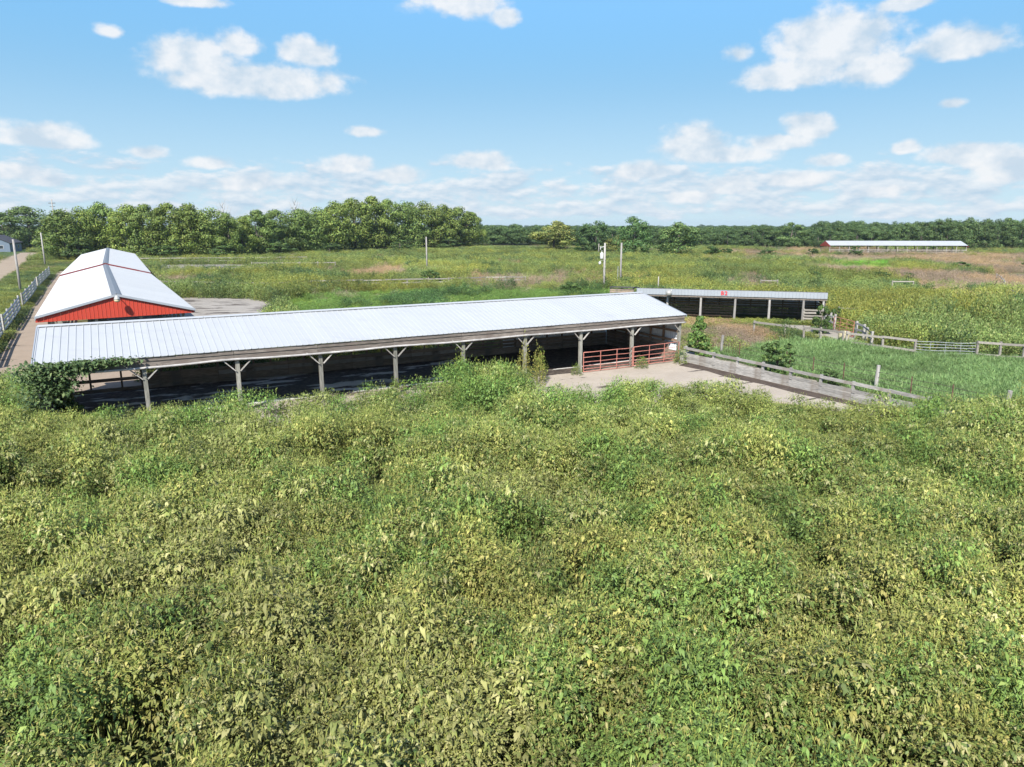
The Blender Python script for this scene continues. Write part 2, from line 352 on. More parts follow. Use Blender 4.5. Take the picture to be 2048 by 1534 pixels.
# ------------------------------------------------------------------ mesh helpers
class MB:
    def __init__(s): s.v = []; s.f = []
    def quadbox(s, c8):
        b = len(s.v); s.v += [tuple(p) for p in c8]
        for q in ((0, 3, 2, 1), (4, 5, 6, 7), (0, 1, 5, 4), (1, 2, 6, 5), (2, 3, 7, 6), (3, 0, 4, 7)): s.f.append(tuple(b + i for i in q))
    def box(s, x0, x1, y0, y1, z0, z1):
        s.quadbox([(x0, y0, z0), (x1, y0, z0), (x1, y1, z0), (x0, y1, z0), (x0, y0, z1), (x1, y0, z1), (x1, y1, z1), (x0, y1, z1)]); return s
    def beam(s, p, q, w, h, up=(0, 0, 1)):
        p = Vector(p); q = Vector(q); d = (q - p).normalized(); u = Vector(up)
        if abs(d.dot(u)) > .98: u = Vector((0, 1, 0))
        r = d.cross(u).normalized(); t = r.cross(d).normalized(); r *= w / 2; t *= h / 2
        s.quadbox([p - r - t, p + r - t, q + r - t, q - r - t, p - r + t, p + r + t, q + r + t, q - r + t]); return s
    def tube(s, pts, rad, n=8, cap=True):
        pts = [Vector(p) for p in pts]
        if not isinstance(rad, (list, tuple)): rad = [rad] * len(pts)
        b = len(s.v); ref = None
        for i, p in enumerate(pts):
            d = (pts[min(i + 1, len(pts) - 1)] - pts[max(i - 1, 0)]).normalized()
            u = Vector((0, 0, 1)) if abs(d.z) < .95 else Vector((0, 1, 0))
            r = d.cross(u).normalized(); t = r.cross(d).normalized()
            for k in range(n):
                a = 2 * math.pi * k / n; s.v.append(tuple(p + (r * math.cos(a) + t * math.sin(a)) * rad[i]))
        for i in range(len(pts) - 1):
            for k in range(n):
                k2 = (k + 1) % n; s.f.append((b + i * n + k, b + i * n + k2, b + (i + 1) * n + k2, b + (i + 1) * n + k))
        if cap:
            s.f.append(tuple(b + k for k in range(n))[::-1]); e = b + (len(pts) - 1) * n; s.f.append(tuple(e + k for k in range(n)))
        return s
    def prism(s, poly, a, b, axis='y'):
        """polygon (p, q) extruded from a to b along the axis"""
        o = len(s.v); n = len(poly)
        for w in (a, b):
            for (p, q) in poly: s.v.append({'y': (p, w, q), 'x': (w, p, q), 'z': (p, q, w)}[axis])
        s.f.append(tuple(o + i for i in range(n))); s.f.append(tuple(o + n + i for i in range(n))[::-1])
        for i in range(n):
            j = (i + 1) % n; s.f.append((o + i, o + n + i, o + n + j, o + j))
        return s
    def mesh(s, name, mat, smooth=False):
        me = bpy.data.meshes.new(name); me.from_pydata(s.v, [], s.f); me.validate()
        bm = bmesh.new(); bm.from_mesh(me); bmesh.ops.recalc_face_normals(bm, faces=bm.faces); bm.to_mesh(me); bm.free()
        if smooth: me.polygons.foreach_set('use_smooth', [True] * len(me.polygons))
        me.materials.append(M[mat] if isinstance(mat, str) else mat); return me
    def build(s, name, mat, parent=None, smooth=False, loc=None):
        return put(name, s.mesh(name, mat, smooth), parent, loc)
def put(name, me, parent=None, loc=None, rot=None):
    o = bpy.data.objects.new(name, me); COL.objects.link(o)
    if parent: o.parent = parent
    if loc: o.location = loc
    if rot: o.rotation_euler = rot
    return o
def tag(o, label=None, cat=None, group=None, kind=None):
    if label: o['label'] = label
    if cat: o['category'] = cat
    if group: o['group'] = group
    if kind: o['kind'] = kind
    return o
def thing(name, label, cat, loc=(0, 0, 0), rotz=0, group=None):
    o = bpy.data.objects.new(name, None); COL.objects.link(o); o.empty_display_size = .3
    o.location = loc; o.rotation_euler = (0, 0, rotz); return tag(o, label, cat, group)
def structure(name, poly, z, mat, label, thick=None, frame=None):
    """a ground sheet from a polygon, in the frame (x, y, angle) if one is given; thick makes a slab with edges"""
    mb = MB()
    if thick: mb.prism(poly, z - thick, z, 'z')
    else:
        mb.v = [(x, y, z) for x, y in poly]; mb.f = [tuple(range(len(poly)))]
    o = mb.build(name, mat)
    if frame: o.location = (frame[0], frame[1], 0); o.rotation_euler = (0, 0, frame[2])
    return tag(o, label, None, None, 'structure')
def jit(a): return random.uniform(-a, a)

# ================================================================== THE GROUND
P0 = Vector((-16.7512, 31.7997)); PSI = 0.50654
U = Vector((math.cos(PSI), math.sin(PSI))); N = Vector((-math.sin(PSI), math.cos(PSI)))
def WU(u, n): q = P0 + U * u + N * n; return (q.x, q.y)
def to_un(x, y): 
    dx_ = x - P0.x; dy_ = y - P0.y; return dx_ * U.x + dy_ * U.y, dx_ * N.x + dy_ * N.y
g = MB(); rings = [(-60, 0)]
g.v = [(-3100, -50, 0), (3100, -50, 0), (3100, 3250, 0), (-3100, 3250, 0)]; g.f = [(0, 1, 2, 3)]
tag(g.build('ground', 'ground'), 'flat farm ground of dark soil and low green growth', None, None, 'structure')
F0 = (P0.x, P0.y, PSI)
structure('concrete_slab', [(-6, -5.2), (4, -3.2), (9, -4.2), (16, -3.0), (20, -7.0), (26.0, -8.8), (29.0, -11.5), (31.4, -17), (32.3, -17), (32.3, 9.2), (-6, 9.2)], 0.07, 'slab',
          'pale concrete apron in front of and under the long shed', 0.3, F0)
structure('lightened_stall_floor', [(-3.9, 1.7), (6, 1.5), (15, 1.75), (24, 1.55), (32.0, 1.6), (32.0, 8.1), (-3.9, 8.1)], 0.09, 'stall', 'concrete stall floor under the roof, coloured paler to lift the shade, with dark dried manure', 0.015, F0)  # thin sheet added over the slab, its pale colour brightens the shaded floor
structure('dirt_strip', [(31.0, -1.2), (31.3, -3.5), (31.0, -5.4), (31.35, -8), (31.15, -10.5), (31.4, -13), (31.6, -16.5), (32.22, -16.5), (32.22, -.6)], 0.078, 'muck', 'dark dirt lying along the foot of the plank fence', None, F0)
structure('concrete_alley', [(32.5, 4.5), (35.6, 4.5), (34.9, -17), (32.5, -17)], 0.03, 'alley', 'pale concrete strip behind the grey plank fence', 0.2, F0)
structure('concrete_yard', [(-36, 62), (-30.5, 52.4), (-24.6, 47.2), (-13.8, 47.5), (-18, 55), (-21.8, 64), (-24.3, 74), (-26.5, 83), (-33, 91), (-42, 92), (-48, 86)], 0.03, 'apron',
          'cracked pale concrete yard beside the red barn', 0.2)
structure('sand_yard', [(-70, 142), (-84, 171), (-62, 173), (-53, 151), (-58, 141)], 0.02, 'apron', 'pale bare yard behind the far end of the barn', 0.15)
structure('concrete_lane', [(-26.3, 38.2), (-30.8, 40.5), (-33.4, 43.8), (-37.4, 51.6), (-47.7, 69.0), (-62.6, 94.9), (-81.0, 126.6), (-92.5, 146.5), (-87.5, 148), (-53.5, 88), (-31.5, 50.5), (-24.2, 46.5), (-20.4, 38.8)], 0.02, 'lane',
          'stained concrete lane running along the left side of the barn', 0.15)
structure('dirt_track', [(-48, 62), (-64, 86), (-86, 121), (-130, 194), (-161, 250), (-171, 250), (-140, 197), (-94, 124), (-72.5, 88), (-55.5, 62)], 0.012, 'dirt',
          'sandy two wheel farm track at the far left', None)
structure('lawn', [(-82, 100), (-120, 158), (-148, 212), (-190, 290), (-260, 300), (-230, 190), (-120, 95)], 0.008, 'lawn', 'mown green lawn left of the sandy track', None)
structure('pond', [(92, 134.5), (99, 137.5), (112, 136), (116, 126), (104, 117), (93, 117), (86, 120), (84.2, 124.5), (86.5, 130.5)], 0.03, 'water', 'small pond at the right edge of the pasture', None)
structure('pond_bank', [(90, 137), (98, 140), (114, 139), (119, 126), (105, 114), (92, 114), (84, 118), (81.5, 124), (84, 132)], 0.012, 'bank', 'bare muddy bank around the small pond', None)
structure('loading_yard', [(20.6, 67.8), (26.8, 65.6), (29.0, 64.2), (28.6, 56.6), (26, 51.4), (21, 55.5), (19.5, 61)], 0.03, 'alley', 'patchy concrete yard in front of the low shed', 0.2)

# ================================================================== LONG OPEN SHED
SHED = thing('open_front_shed', 'long open fronted cattle shed with white ribbed metal roof on grey posts', 'shed', (P0.x, P0.y, 0), PSI)
EN, EZ, RN, RZ, BN, BZ = -0.25, 3.22, 4.45, 4.33, 8.75, 3.3
def roof_z(n): return EZ + (RZ - EZ) * (n - EN) / (RN - EN) if n < RN else RZ + (BZ - RZ) * (n - RN) / (BN - RN)
def ribbed(width, pitch, length, rib=0.026, ribw=0.05, thick=0.02, nseg=1):
    """corrugated sheet lying along +y, width along x, ribs along y: a closed profile"""
    top = []; k = int(round(width / pitch)); x = 0.0
    for i in range(k):
        a = i * pitch + 0.02
        top += [(a, 0), (a + ribw * .25, rib), (a + ribw * .75, rib), (a + ribw, 0)]
    top = [(0, 0)] + top + [(width, 0)]
    mb = MB(); L = len(top)
    for w in (0.0, length):
        for (x, z) in top: mb.v.append((x, w, z))
        for (x, z) in top: mb.v.append((x, w, z - thick))
    T = 2 * L
    for i in range(L - 1):
        mb.f.append((i, i + 1, T + i + 1, T + i)); mb.f.append((L + i + 1, L + i, T + L + i, T + L + i + 1))
        mb.f.append((i, L + i, L + i + 1, i + 1)); mb.f.append((T + i, T + i + 1, T + L + i + 1, T + L + i))
    mb.f.append((0, T, T + L, L)); mb.f.append((L - 1, 2 * L - 1, T + 2 * L - 1, T + L - 1)); return mb
SL = math.hypot(RN - EN, RZ - EZ); SA = math.atan2(RZ - EZ, RN - EN)
pan = ribbed(0.9125, 0.9125 / 3, SL).mesh('roof_panel', 'roof')
SLB = math.hypot(BN - RN, RZ - BZ); SB = math.atan2(BZ - RZ, BN - RN)
panb = ribbed(0.9125, 0.9125 / 3, SLB).mesh('roof_panel', 'roof')
for i in range(40):
    put('roof_panel', pan, SHED, (-4.2 + i * 0.9125, EN + jit(.012), EZ + jit(.006)), (SA, 0, 0))
    put('roof_panel', panb, SHED, (-4.2 + i * 0.9125, RN, RZ - .004), (SB, 0, 0))
cap_m = MB().prism([(-0.22, -0.052), (0, 0), (0.22, -0.052), (0.22, -0.032), (0, 0.022), (-0.22, -0.032)], 0, 3.64, 'x').mesh('ridge_cap', 'roof')
for i in range(10): put('ridge_cap', cap_m, SHED, (-4.2 + i * 3.65, RN, RZ + .045))
# rake trim at both ends
for uu in (-4.23, 32.33):
    MB().beam((uu, EN, EZ - .06), (uu, RN, RZ - .06), .05, .16).build('rake_trim', 'galv', SHED)
    MB().beam((uu, RN, RZ - .062), (uu, BN, BZ - .062), .05, .16).build('rake_trim', 'galv', SHED)
post_m = MB().box(-.09, .09, -.085, .085, -.05, 2.93).mesh('post', 'post')
bl = MB().beam((-.10, -.07, 2.18), (-.72, -.07, 2.80), .09, .045).mesh('brace', 'fence')
br = MB().beam((.10, -.07, 2.18), (.72, -.07, 2.80), .09, .045).mesh('brace', 'fence')
for i in range(10):
    u = -4 + 4 * i
    uu = u + (0.05 if i == 0 else (-.05 if i == 9 else 0))
    put('post', post_m, SHED, (uu, jit(.02), jit(.02)), (jit(.008), jit(.008), 0))
    if i > 0: put('brace', bl, SHED, (uu, -.06, jit(.03)))
    if i < 9: put('brace', br, SHED, (uu, -.06, jit(.03)))
    MB().beam((uu, EN + .1, roof_z(EN + .1) - .16), (uu, RN - .02, RZ - .16), .05, .2).build('rafter', 'stud', SHED)
    MB().beam((uu, RN + .02, RZ - .16), (uu, BN - .2, roof_z(BN - .2) - .16), .05, .2).build('rafter', 'stud', SHED)
for i in range(9):
    u0 = -4.15 + 4 * i; u1 = u0 + 3.99 if i < 8 else 32.25
    zz = jit(.015)
    MB().box(0, u1 - u0, -.02, .02, 0, .30).build('header_board', 'header', SHED, loc=(u0, -.13, 2.70 + zz))
    MB().box(0, u1 - u0 - .01, -.018, .018, 0, .17).build('fascia_board', 'header', SHED, loc=(u0 + .004, -.175, 3.012 + zz * .5))
for i in range(6):
    u = -4 + 36 * i / 6
    MB().beam((-4.1 + 36.3 / 6 * i, 0.7 + 0, 0), (-4.1 + 36.3 / 6 * (i + 1) - .01, .7, 0), .09, .045).build('purlin', 'stud', SHED, loc=(0, 0, roof_z(.7) - .05))
# pale sagging pipe along the header
pp = []
for k in range(0, 146):
    u = -3.9 + 36.2 * k / 145
    sag = -.045 * math.sin(math.pi * ((u + 4) / 8.0 % 1.0)) + .06 * (fbm(np.array(u * .33), np.array(3.0), 5, 3) - .5)
    pp.append((u, -.215, 2.76 + float(sag)))
MB().tube(pp, .052, 8).build('water_pipe', 'pipe', SHED, True)
# ---- back wall
WN = 8.15
stud_m = MB().box(-.05, .05, 0, .1, -.02, 1).mesh('stud', 'stud')
def stud(u, z1, n=WN + .06):
    o = put('stud', stud_m, SHED, (u, n, .02)); o.scale = (1, 1, z1); return o
for i in range(9):
    u0 = -4 + 4 * i; u1 = u0 + 4
    if i == 0:
        for (z0, z1) in ((.10, .30), (.66, .84), (1.22, 1.40)):
            MB().box(.02, 3.98, -.02, .02, 0, z1 - z0).build('wall_plank', 'wallboard', SHED, loc=(u0, WN, z0 + jit(.02)))
        for uu in (u0, u0 + 1.5, u0 + 3): stud(uu, 3.15)
    elif i < 6:
        zs = [.05, .28, .51, .735]
        for k, z in enumerate(zs):
            cut = random.choice((0, 0, 1))
            mt = 'wallboard' if (k == 3 or i in (1,)) else ('wallboard_grey' if k in (2, 3) else 'wallboard')
            spans = ((.012, 3.985),) if not cut else ((.012, 1.99), (2.004, 3.985))
            for a, b in spans:
                MB().box(a, b, -.02, .02, 0, .222).build('wall_plank', mt, SHED, loc=(u0, WN + jit(.006), z + jit(.006)))
        for k in range(4): stud(u0 + k * 1.0 if i else u0 + k, 3.15)
        MB().box(.02, 3.98, -.02, .02, 0, .15).build('wall_girt', 'stud', SHED, loc=(u0, WN, 1.86))
    elif i == 6:
        for k in range(7):
            z = .06 + k * .262
            MB().box(.02, 3.98, -.02, .02, 0, .17 if k > 1 else .24).build('wall_plank', 'wallboard', SHED, loc=(u0, WN + jit(.01), z + jit(.02)), )
        for k in range(3): stud(u0 + k * 1.4, 3.15)
    else:
        for k in range(4):
            MB().box(.02, 3.98, -.02, .02, 0, .225).build('wall_plank', 'wallboard', SHED, loc=(u0, WN + jit(.008), .06 + k * .24))
        for z in (1.32, 1.72, 2.3): MB().box(.02, 3.98, -.02, .02, 0, .14).build('wall_girt', 'girt', SHED, loc=(u0, WN + .015, z))
        for k in range(3): stud(u0 + k * 1.35, 3.15)
for i in range(13):                                    # metal sheathing outside the right-hand bays
    u = 20.3 + i * 0.9125
    if i < 3:
        o = ribbed(.9125, .9125 / 4, 1.2, .018, .06, .012).build('wall_sheet', 'liner', SHED, loc=(u, WN + .19, 1.9)); o.rotation_euler = (R(90), 0, 0)
    else:
        o = ribbed(.9125, .9125 / 4, 3.1, .018, .06, .012).build('wall_sheet', 'liner', SHED, loc=(u, WN + .19, .05)); o.rotation_euler = (R(90), 0, 0)
# ---- end walls: ribbed sheets outside, posts, girts and planks inside
for side, ux in ((1, 32.16), (-1, -4.16)):
    for k in range(9):
        n0 = .1 + k * .9; n1 = n0 + .897
        prof = []
        for j in range(4): 
            a = n0 + j * .224; prof += [(a, 0), (a + .16, 0), (a + .172, .02), (a + .212, .02)]
        prof.append((n1, 0))
        mb = MB(); Lp = len(prof)
        for w in (0, 1):
            for (n, d) in prof: mb.v.append((ux - side * d + w * .0, n, .1 if w == 0 else roof_z(n) - .09))
            for (n, d) in prof: mb.v.append((ux + side * .012 - side * d, n, .1 if w == 0 else roof_z(n) - .09))
        T = 2 * Lp
        for j in range(Lp - 1):
            mb.f += [(j, j + 1, T + j + 1, T + j), (Lp + j + 1, Lp + j, T + Lp + j, T + Lp + j + 1), (j, Lp + j, Lp + j + 1, j + 1), (T + j, T + j + 1, T + Lp + j + 1, T + Lp + j)]
        mb.f += [(0, T, T + Lp, Lp), (Lp - 1, 2 * Lp - 1, T + 2 * Lp - 1, T + Lp - 1)]
        mb.build('wall_sheet', 'liner', SHED)
    ui = ux - side * .10
    for n in (1.65, 3.0, 4.4, 5.75, 7.1):
        MB().box(ui - .05, ui + .05, n - .075, n + .075, .03, roof_z(n) - .12).build('wall_post', 'girt', SHED)
    for z in (1.38, 2.02, 2.62, 3.3):
        hi = 8.1 if z < 3.2 else 7.4
        lo = .12 if z < 3.0 else 1.4
        ub = ui - side * .075
        MB().box(ub - .02, ub + .02, lo, hi, z, z + .15).build('wall_girt', 'girt', SHED)
    for k in range(5):
        z = .05 + k * .245
        for a, b in ((.15, 4.06), (4.075, 8.05)):
            if side > 0 and k > 2 and a < 1: a = 1.0
            MB().box(0, b - a, -.02, .02, 0, .225).build('wall_plank', 'wallboard', SHED, loc=(ui - side * .078, a, z + jit(.01))).rotation_euler = (0, 0, R(90))

# ================================================================== RED GATES AT THE SHED
def tube_gate(name, label, u0, u1, n, zb, H=1.22, nb=6, mat='redpaint', frame=None, group=None, sag=0.0):
    t = thing(name, label, 'gate', (frame[0], frame[1], 0), frame[2], group); L = u1 - u0
    def z_at(u, z): return z - sag * u / L
    MB().tube([(u0, n, zb), (u0, n, zb + H)], .026, 8).build('gate_upright', mat, t)
    MB().tube([(u1, n, zb - sag), (u1, n, zb + H - sag)], .026, 8).build('gate_upright', mat, t)
    zs = [0, .17, .36, .60, .90, H][:nb] if nb == 6 else [H * k / (nb - 1) for k in range(nb)]
    for z in zs:
        pts = [(u0 + L * q / 6, n + jit(.008), zb + z - sag * q / 6 + jit(.012)) for q in range(7)]
        pts[0] = (u0, n, zb + z); pts[-1] = (u1, n, zb + z - sag)
        MB().tube(pts, .024 if z in (zs[0], zs[-1]) else .020, 8).build('gate_rail', mat, t, True)
    for q in (1 / 3, 2 / 3):
        MB().box(u0 + L * q - .025, u0 + L * q + .025, n - .033, n - .022, zb - sag * q, zb + H - sag * q).build('gate_strap', mat, t)
    return t
tube_gate('tube_gate', 'red tube gate between the second and third shed posts from the right end', 24.14, 27.96, -.16, .14, 1.22, 6, 'redpaint', F0, 'red tube gates across the right bays of the shed', .02)
tube_gate('tube_gate', 'red tube gate across the last bay, ending at the corner post by the plank fence', 28.05, 31.86, -.16, .16, 1.22, 6, 'redpaint', F0, 'red tube gates across the right bays of the shed', -.05)

# ================================================================== GREY PLANK FENCE
pf = thing('plank_fence', 'grey weathered plank fence running forward from the right corner of the shed', 'fence', (WU(32.3, 0)[0], WU(32.3, 0)[1], 0), PSI - R(90))
fp = MB().box(-.065, .065, -.065, .065, -.1, 1.12).mesh('post', 'fence')
for k in range(9):
    d = .9 + 2 * k if k else .25
    put('post', fp, pf, (d if k else .3, 0.075, jit(.04)), (jit(.03), jit(.03), 0))
for k in range(8):
    a = .9 + 2 * k if k else .2; b = .9 + 2 * (k + 1)
    for (z0, hh) in ((.07, .185), (.265, .18), (.475, .19), (.915, .17)):
        dz = jit(.018); tl = jit(.02)
        MB().beam((0, 0, 0), (b - a + .0 - .012, 0, tl), .04, hh).build('fence_board', 'fence', pf, loc=(a, -.02 + jit(.008), z0 + hh / 2 + dz))

# ================================================================== PIPE AND WIRE FENCE
wf0 = Vector((14.8, 49.6)); wd_ = Vector((.437, -.8995))
wfa = math.atan2(wd_.y, wd_.x)
wf = thing('wire_fence', 'rusty steel post fence with dark cables beside the lush grass', 'fence', (wf0.x, wf0.y, 0), wfa)
tpos = [(0, 'w'), (1.75, 's'), (5.9, 's'), (6.15, 's'), (8.0, 's'), (10.2, 's'), (12.35, 'w'), (14.4, 's'), (16.6, 's'), (19.2, 'w'), (21.7, 's')]
for tt, k in tpos:
    if k == 'w': MB().tube([(tt, 0, -.1), (tt + jit(.04), jit(.04), .7), (tt + jit(.05), jit(.05), 1.5)], [.105, .10, .095], 10).build('wooden_post', 'pole', wf)
    else: MB().tube([(tt, 0, -.1), (tt + jit(.03), jit(.03), 1.27)], .032, 8).build('steel_post', 'rust', wf)
for z in (.28, .56, .84, 1.12):
    pts = []
    for q in range(45):
        x = 21.7 * q / 44; pts.append((x, .0, z + .025 * math.sin(q * 1.1 + z * 9)))
    MB().tube(pts, .012, 6).build('cable', 'wire', wf)
for q in range(7):                                     # close pickets in the first stretch
    MB().tube([(.25 + q * .22, 0, .0), (.25 + q * .22, jit(.03), .95 + jit(.06))], .014, 6).build('picket', 'rust', wf)

# ================================================================== WOODEN RAIL FENCES
def rail_fence(name, label, pts, rails, H=1.2, wid=.14, mat='rail', step=None, group=None, postw=.13, posttop=.1):
    o = Vector((pts[0][0], pts[0][1], 0)); t = thing(name, label, 'fence', o, 0, group)
    P = [Vector((x, y, 0)) - o for x, y in pts]
    pts2 = [P[0]]
    for a, b in zip(P, P[1:]):
        L = (b - a).length; n = max(1, round(L / (step or L)))
        pts2 += [a.lerp(b, (i + 1) / n) for i in range(n)]
    for p in pts2:
        ang = jit(.1)
        MB().beam((p.x, p.y, -.1), (p.x + jit(.05), p.y + jit(.05), H + posttop + jit(.06)), postw, postw).build('post', mat, t)
    for a, b in zip(pts2, pts2[1:]):
        d = (b - a).normalized(); nn = Vector((d.y, -d.x, 0)) * (postw * .5 + .025)
        for z in rails:
            MB().beam(a + nn + d * .005 + Vector((0, 0, z + jit(.03))), b + nn - d * .005 + Vector((0, 0, z + jit(.03))), .045, wid).build('rail', mat, t)
    return t
rail_fence('rail_fence', 'wooden rail fence dividing the brown weeds from the low shed yard', [(20.4, 59.6), (22.2, 57.4), (23.2, 56.1), (24.1, 55.0), (25.2, 53.6)], (1.12,), 1.15, .16)
rail_fence('rail_fence', 'wooden rail fence from the cream bin to the wire panel along the lush grass', [(25.3, 53.3), (27.0, 51.2), (28.4, 49.5)], (1.12, .45), 1.15, .15)
rail_fence('rail_fence', 'short wooden rail fence right of the wire panel at the picture edge', [(32.2, 48.6), (33.4, 48.0), (34.6, 47.4), (37, 46.0)], (1.14, .3), 1.15, .15)
wp = thing('wire_fence', 'sagging steel wire panel strung between two wooden rail fences', 'fence', (28.45, 49.45, 0), math.atan2(-.85, 3.65))
for z in (.12, .32, .52, .72, .92, 1.1):
    MB().tube([(x, 0, z + .02 * math.sin(x * 2 + z * 5) - .04 * math.sin(math.pi * x / 3.75)) for x in np.linspace(0, 3.72, 10)], .014, 6).build('wire', 'galv', wp)
for x in (.9, 1.85, 2.8): MB().tube([(x, 0, .05), (x, 0, 1.1)], .014, 6).build('wire', 'galv', wp)

rail_fence('rail_fence', 'half buried long rail fence crossing the green weeds behind the white roof',
           [(-49, 100), (-44.3, 99.2), (-32.1, 96.9), (-27.6, 101.3), (-18.1, 103), (-9.3, 105.6), (-4.0, 108.5), (2, 109)], (1.45, 1.0), 1.5, .17, step=3.6, postw=.16)
rail_fence('rail_fence', 'pale rail fence along the far side of the bare yard under the windbreak', [(-91, 175), (-80, 176.5), (-69, 178), (-58, 181), (-52, 183)], (1.35, .7), 1.4, .18, step=4.5, postw=.17)
rail_fence('rail_fence', 'short pale rail fence on the near side of the bare yard behind the barn', [(-57, 136), (-52.5, 139.5), (-49, 142)], (1.2, .7), 1.3, .15, step=3)
rail_fence('rail_fence', 'broken pale rails standing in the far weeds before the windbreak', [(-54, 149.5), (-48, 150.4), (-37, 151)], (1.5,), 1.6, .17, step=3.5, postw=.16)
rail_fence('rail_fence', 'single weathered rail standing in the weeds behind the low shed', [(34.2, 98.5), (36.4, 98.1)], (1.7,), 1.7, .14)
rail_fence('rail_fence', 'lone weathered rail section on the brown slope right of the low shed', [(51, 96), (53.6, 95.6)], (1.75,), 1.75, .14)
rail_fence('rail_fence', 'long curved pasture fence dropping toward the right edge below the pond', [(80, 118.5), (77, 113), (74, 108), (69.5, 101), (65.5, 95.2), (62, 88.5), (58.6, 82)], (1.2, .8), 1.25, .09, 'fence', step=3.2, postw=.11)

# ================================================================== LEFT METAL RAIL FENCE
ga = [(-33.5, 44.0), (-38.2, 51.6), (-42.4, 58.6)], [(-43.6, 60.6), (-48.5, 69), (-53.6, 77.4)], [(-55.4, 80.6), (-61.5, 91.2), (-68.4, 102.8)], [(-70.5, 106.4), (-77.8, 119.2), (-86, 133.6)]
for k, seg in enumerate(ga):
    lab = ('nearest galvanised guardrail fence length, running out of the left edge of the photo', 'second galvanised guardrail length beside the lane, just before the first leaning pole',
           'third galvanised guardrail length beside the lane, level with the red gable barn roof', 'farthest galvanised guardrail length, half hidden in weeds near the barn roof joint')[k]
    o = Vector((seg[0][0], seg[0][1], 0)); t = thing('guardrail_fence', lab, 'fence', o, 0, 'galvanised guardrail fence along the lane')
    P = [Vector((x, y, 0)) - o for x, y in seg]
    for a, b in zip(P, P[1:]):
        d = (b - a).normalized(); nn = Vector((d.y, -d.x, 0))
        for z in (.35, .72, 1.09, 1.46):
            # W-beam section
            prof = [(-.12, 0), (-.08, .055), (-.04, .055), (0, .01), (.04, .055), (.08, .055), (.12, 0)]
            mb = MB(); q0 = a + Vector((0, 0, z)); q1 = b - d * .02 + Vector((0, 0, z)); n_ = len(prof)
            for q in (q0, q1):
                for (h_, e_) in prof: mb.v.append(tuple(q + nn * (e_ + .08) + Vector((0, 0, h_))))
                for (h_, e_) in prof: mb.v.append(tuple(q + nn * (e_ + .072) + Vector((0, 0, h_))))
            T = 2 * n_
            for i in range(n_ - 1): mb.f += [(i, i + 1, T + i + 1, T + i), (n_ + i + 1, n_ + i, T + n_ + i, T + n_ + i + 1), (i, n_ + i, n_ + i + 1, i + 1), (T + i, T + i + 1, T + n_ + i + 1, T + n_ + i)]
            mb.build('guardrail', 'rail_metal', t)
    for a in [P[0], P[0].lerp(P[1], .5), P[1], P[1].lerp(P[2], .5), P[2]]:
        MB().beam((a.x, a.y, -.1), (a.x, a.y, 1.65), .15, .15).build('post', 'fence', t)

# ================================================================== RED GABLED BARN
BYAW = R(30.0)
barn = thing('cattle_barn', 'long cattle barn with white metal roof and red gable end', 'barn', (-26.0, 46.9, 0), BYAW)
HWB, ZE, ZP = 4.62, 3.42, 4.62
L1, L2 = 42.4, 66.5
def barn_roof(y0, len_, dz, yaw_off, xoff):
    sl_ = math.hypot(HWB, ZP - ZE); an = math.atan2(ZP - ZE, HWB)
    np_ = int(round(len_ / .914)); w = len_ / np_
    for sgn in (-1, 1):
        me = ribbed(w, w / 3, sl_, .028, .07, .02).mesh('roof_panel', 'barnroof')
        for i in range(np_):
            y = y0 + i * w
            o = bpy.data.objects.new('roof_panel', me); COL.objects.link(o); o.parent = barn
            # panel x axis runs along the barn, its y axis climbs to the ridge
            if sgn < 0: m3 = Matrix(((0, math.cos(an), -math.sin(an)), (-1, 0, 0), (0, math.sin(an), math.cos(an)))); org = Vector((-HWB, y + w, ZE + dz))
            else: m3 = Matrix(((0, -math.cos(an), math.sin(an)), (1, 0, 0), (0, math.sin(an), math.cos(an)))); org = Vector((HWB, y, ZE + dz))
            rz_ = Matrix.Rotation(yaw_off, 3, 'Z'); piv = Vector((0, L1, 0))
            org = piv + rz_ @ (org - piv) + Vector((xoff, 0, 0))
            o.matrix_local = Matrix.Translation(org) @ (rz_ @ m3).to_4x4()
    rz_ = Matrix.Rotation(yaw_off, 3, 'Z'); piv = Vector((0, L1, 0))
    nc = max(1, round(len_ / 6))
    for i in range(nc):
        a = piv + rz_ @ (Vector((0, y0 + len_ * i / nc, 0)) - piv) + Vector((xoff, 0, 0))
        mb = MB().prism([(-.28, -.075), (0, .0), (.28, -.075), (.28, -.045), (0, .032), (-.28, -.045)], 0, len_ / nc - .01, 'y')
        o = mb.build('ridge_cap', 'cap', barn, loc=(a.x, a.y, ZP + dz + .045)); o.rotation_euler = (0, 0, yaw_off)
barn_roof(-.25, L1, 0, 0, 0)
barn_roof(L1 - .1, L2, .16, R(-1.2), 0)
# dark red step where the two roofs meet
for sgn in (-1, 1):
    MB().beam((sgn * (HWB + .02), L1 - .14, ZE + .085), (0, L1 - .14, ZP + .085), .06, .17).build('roof_step', 'redtrim', barn)
    MB().beam((sgn * (HWB + .03), -.3, ZE - .04), (sgn * .01, -.3, ZP - .03), .05, .14).build('rake_trim', 'galv', barn)
    MB().box(sgn * HWB - .03, sgn * HWB + .03, -.2, L1 - .2, ZE - .20, ZE - .045).build('eave_trim', 'galv', barn)
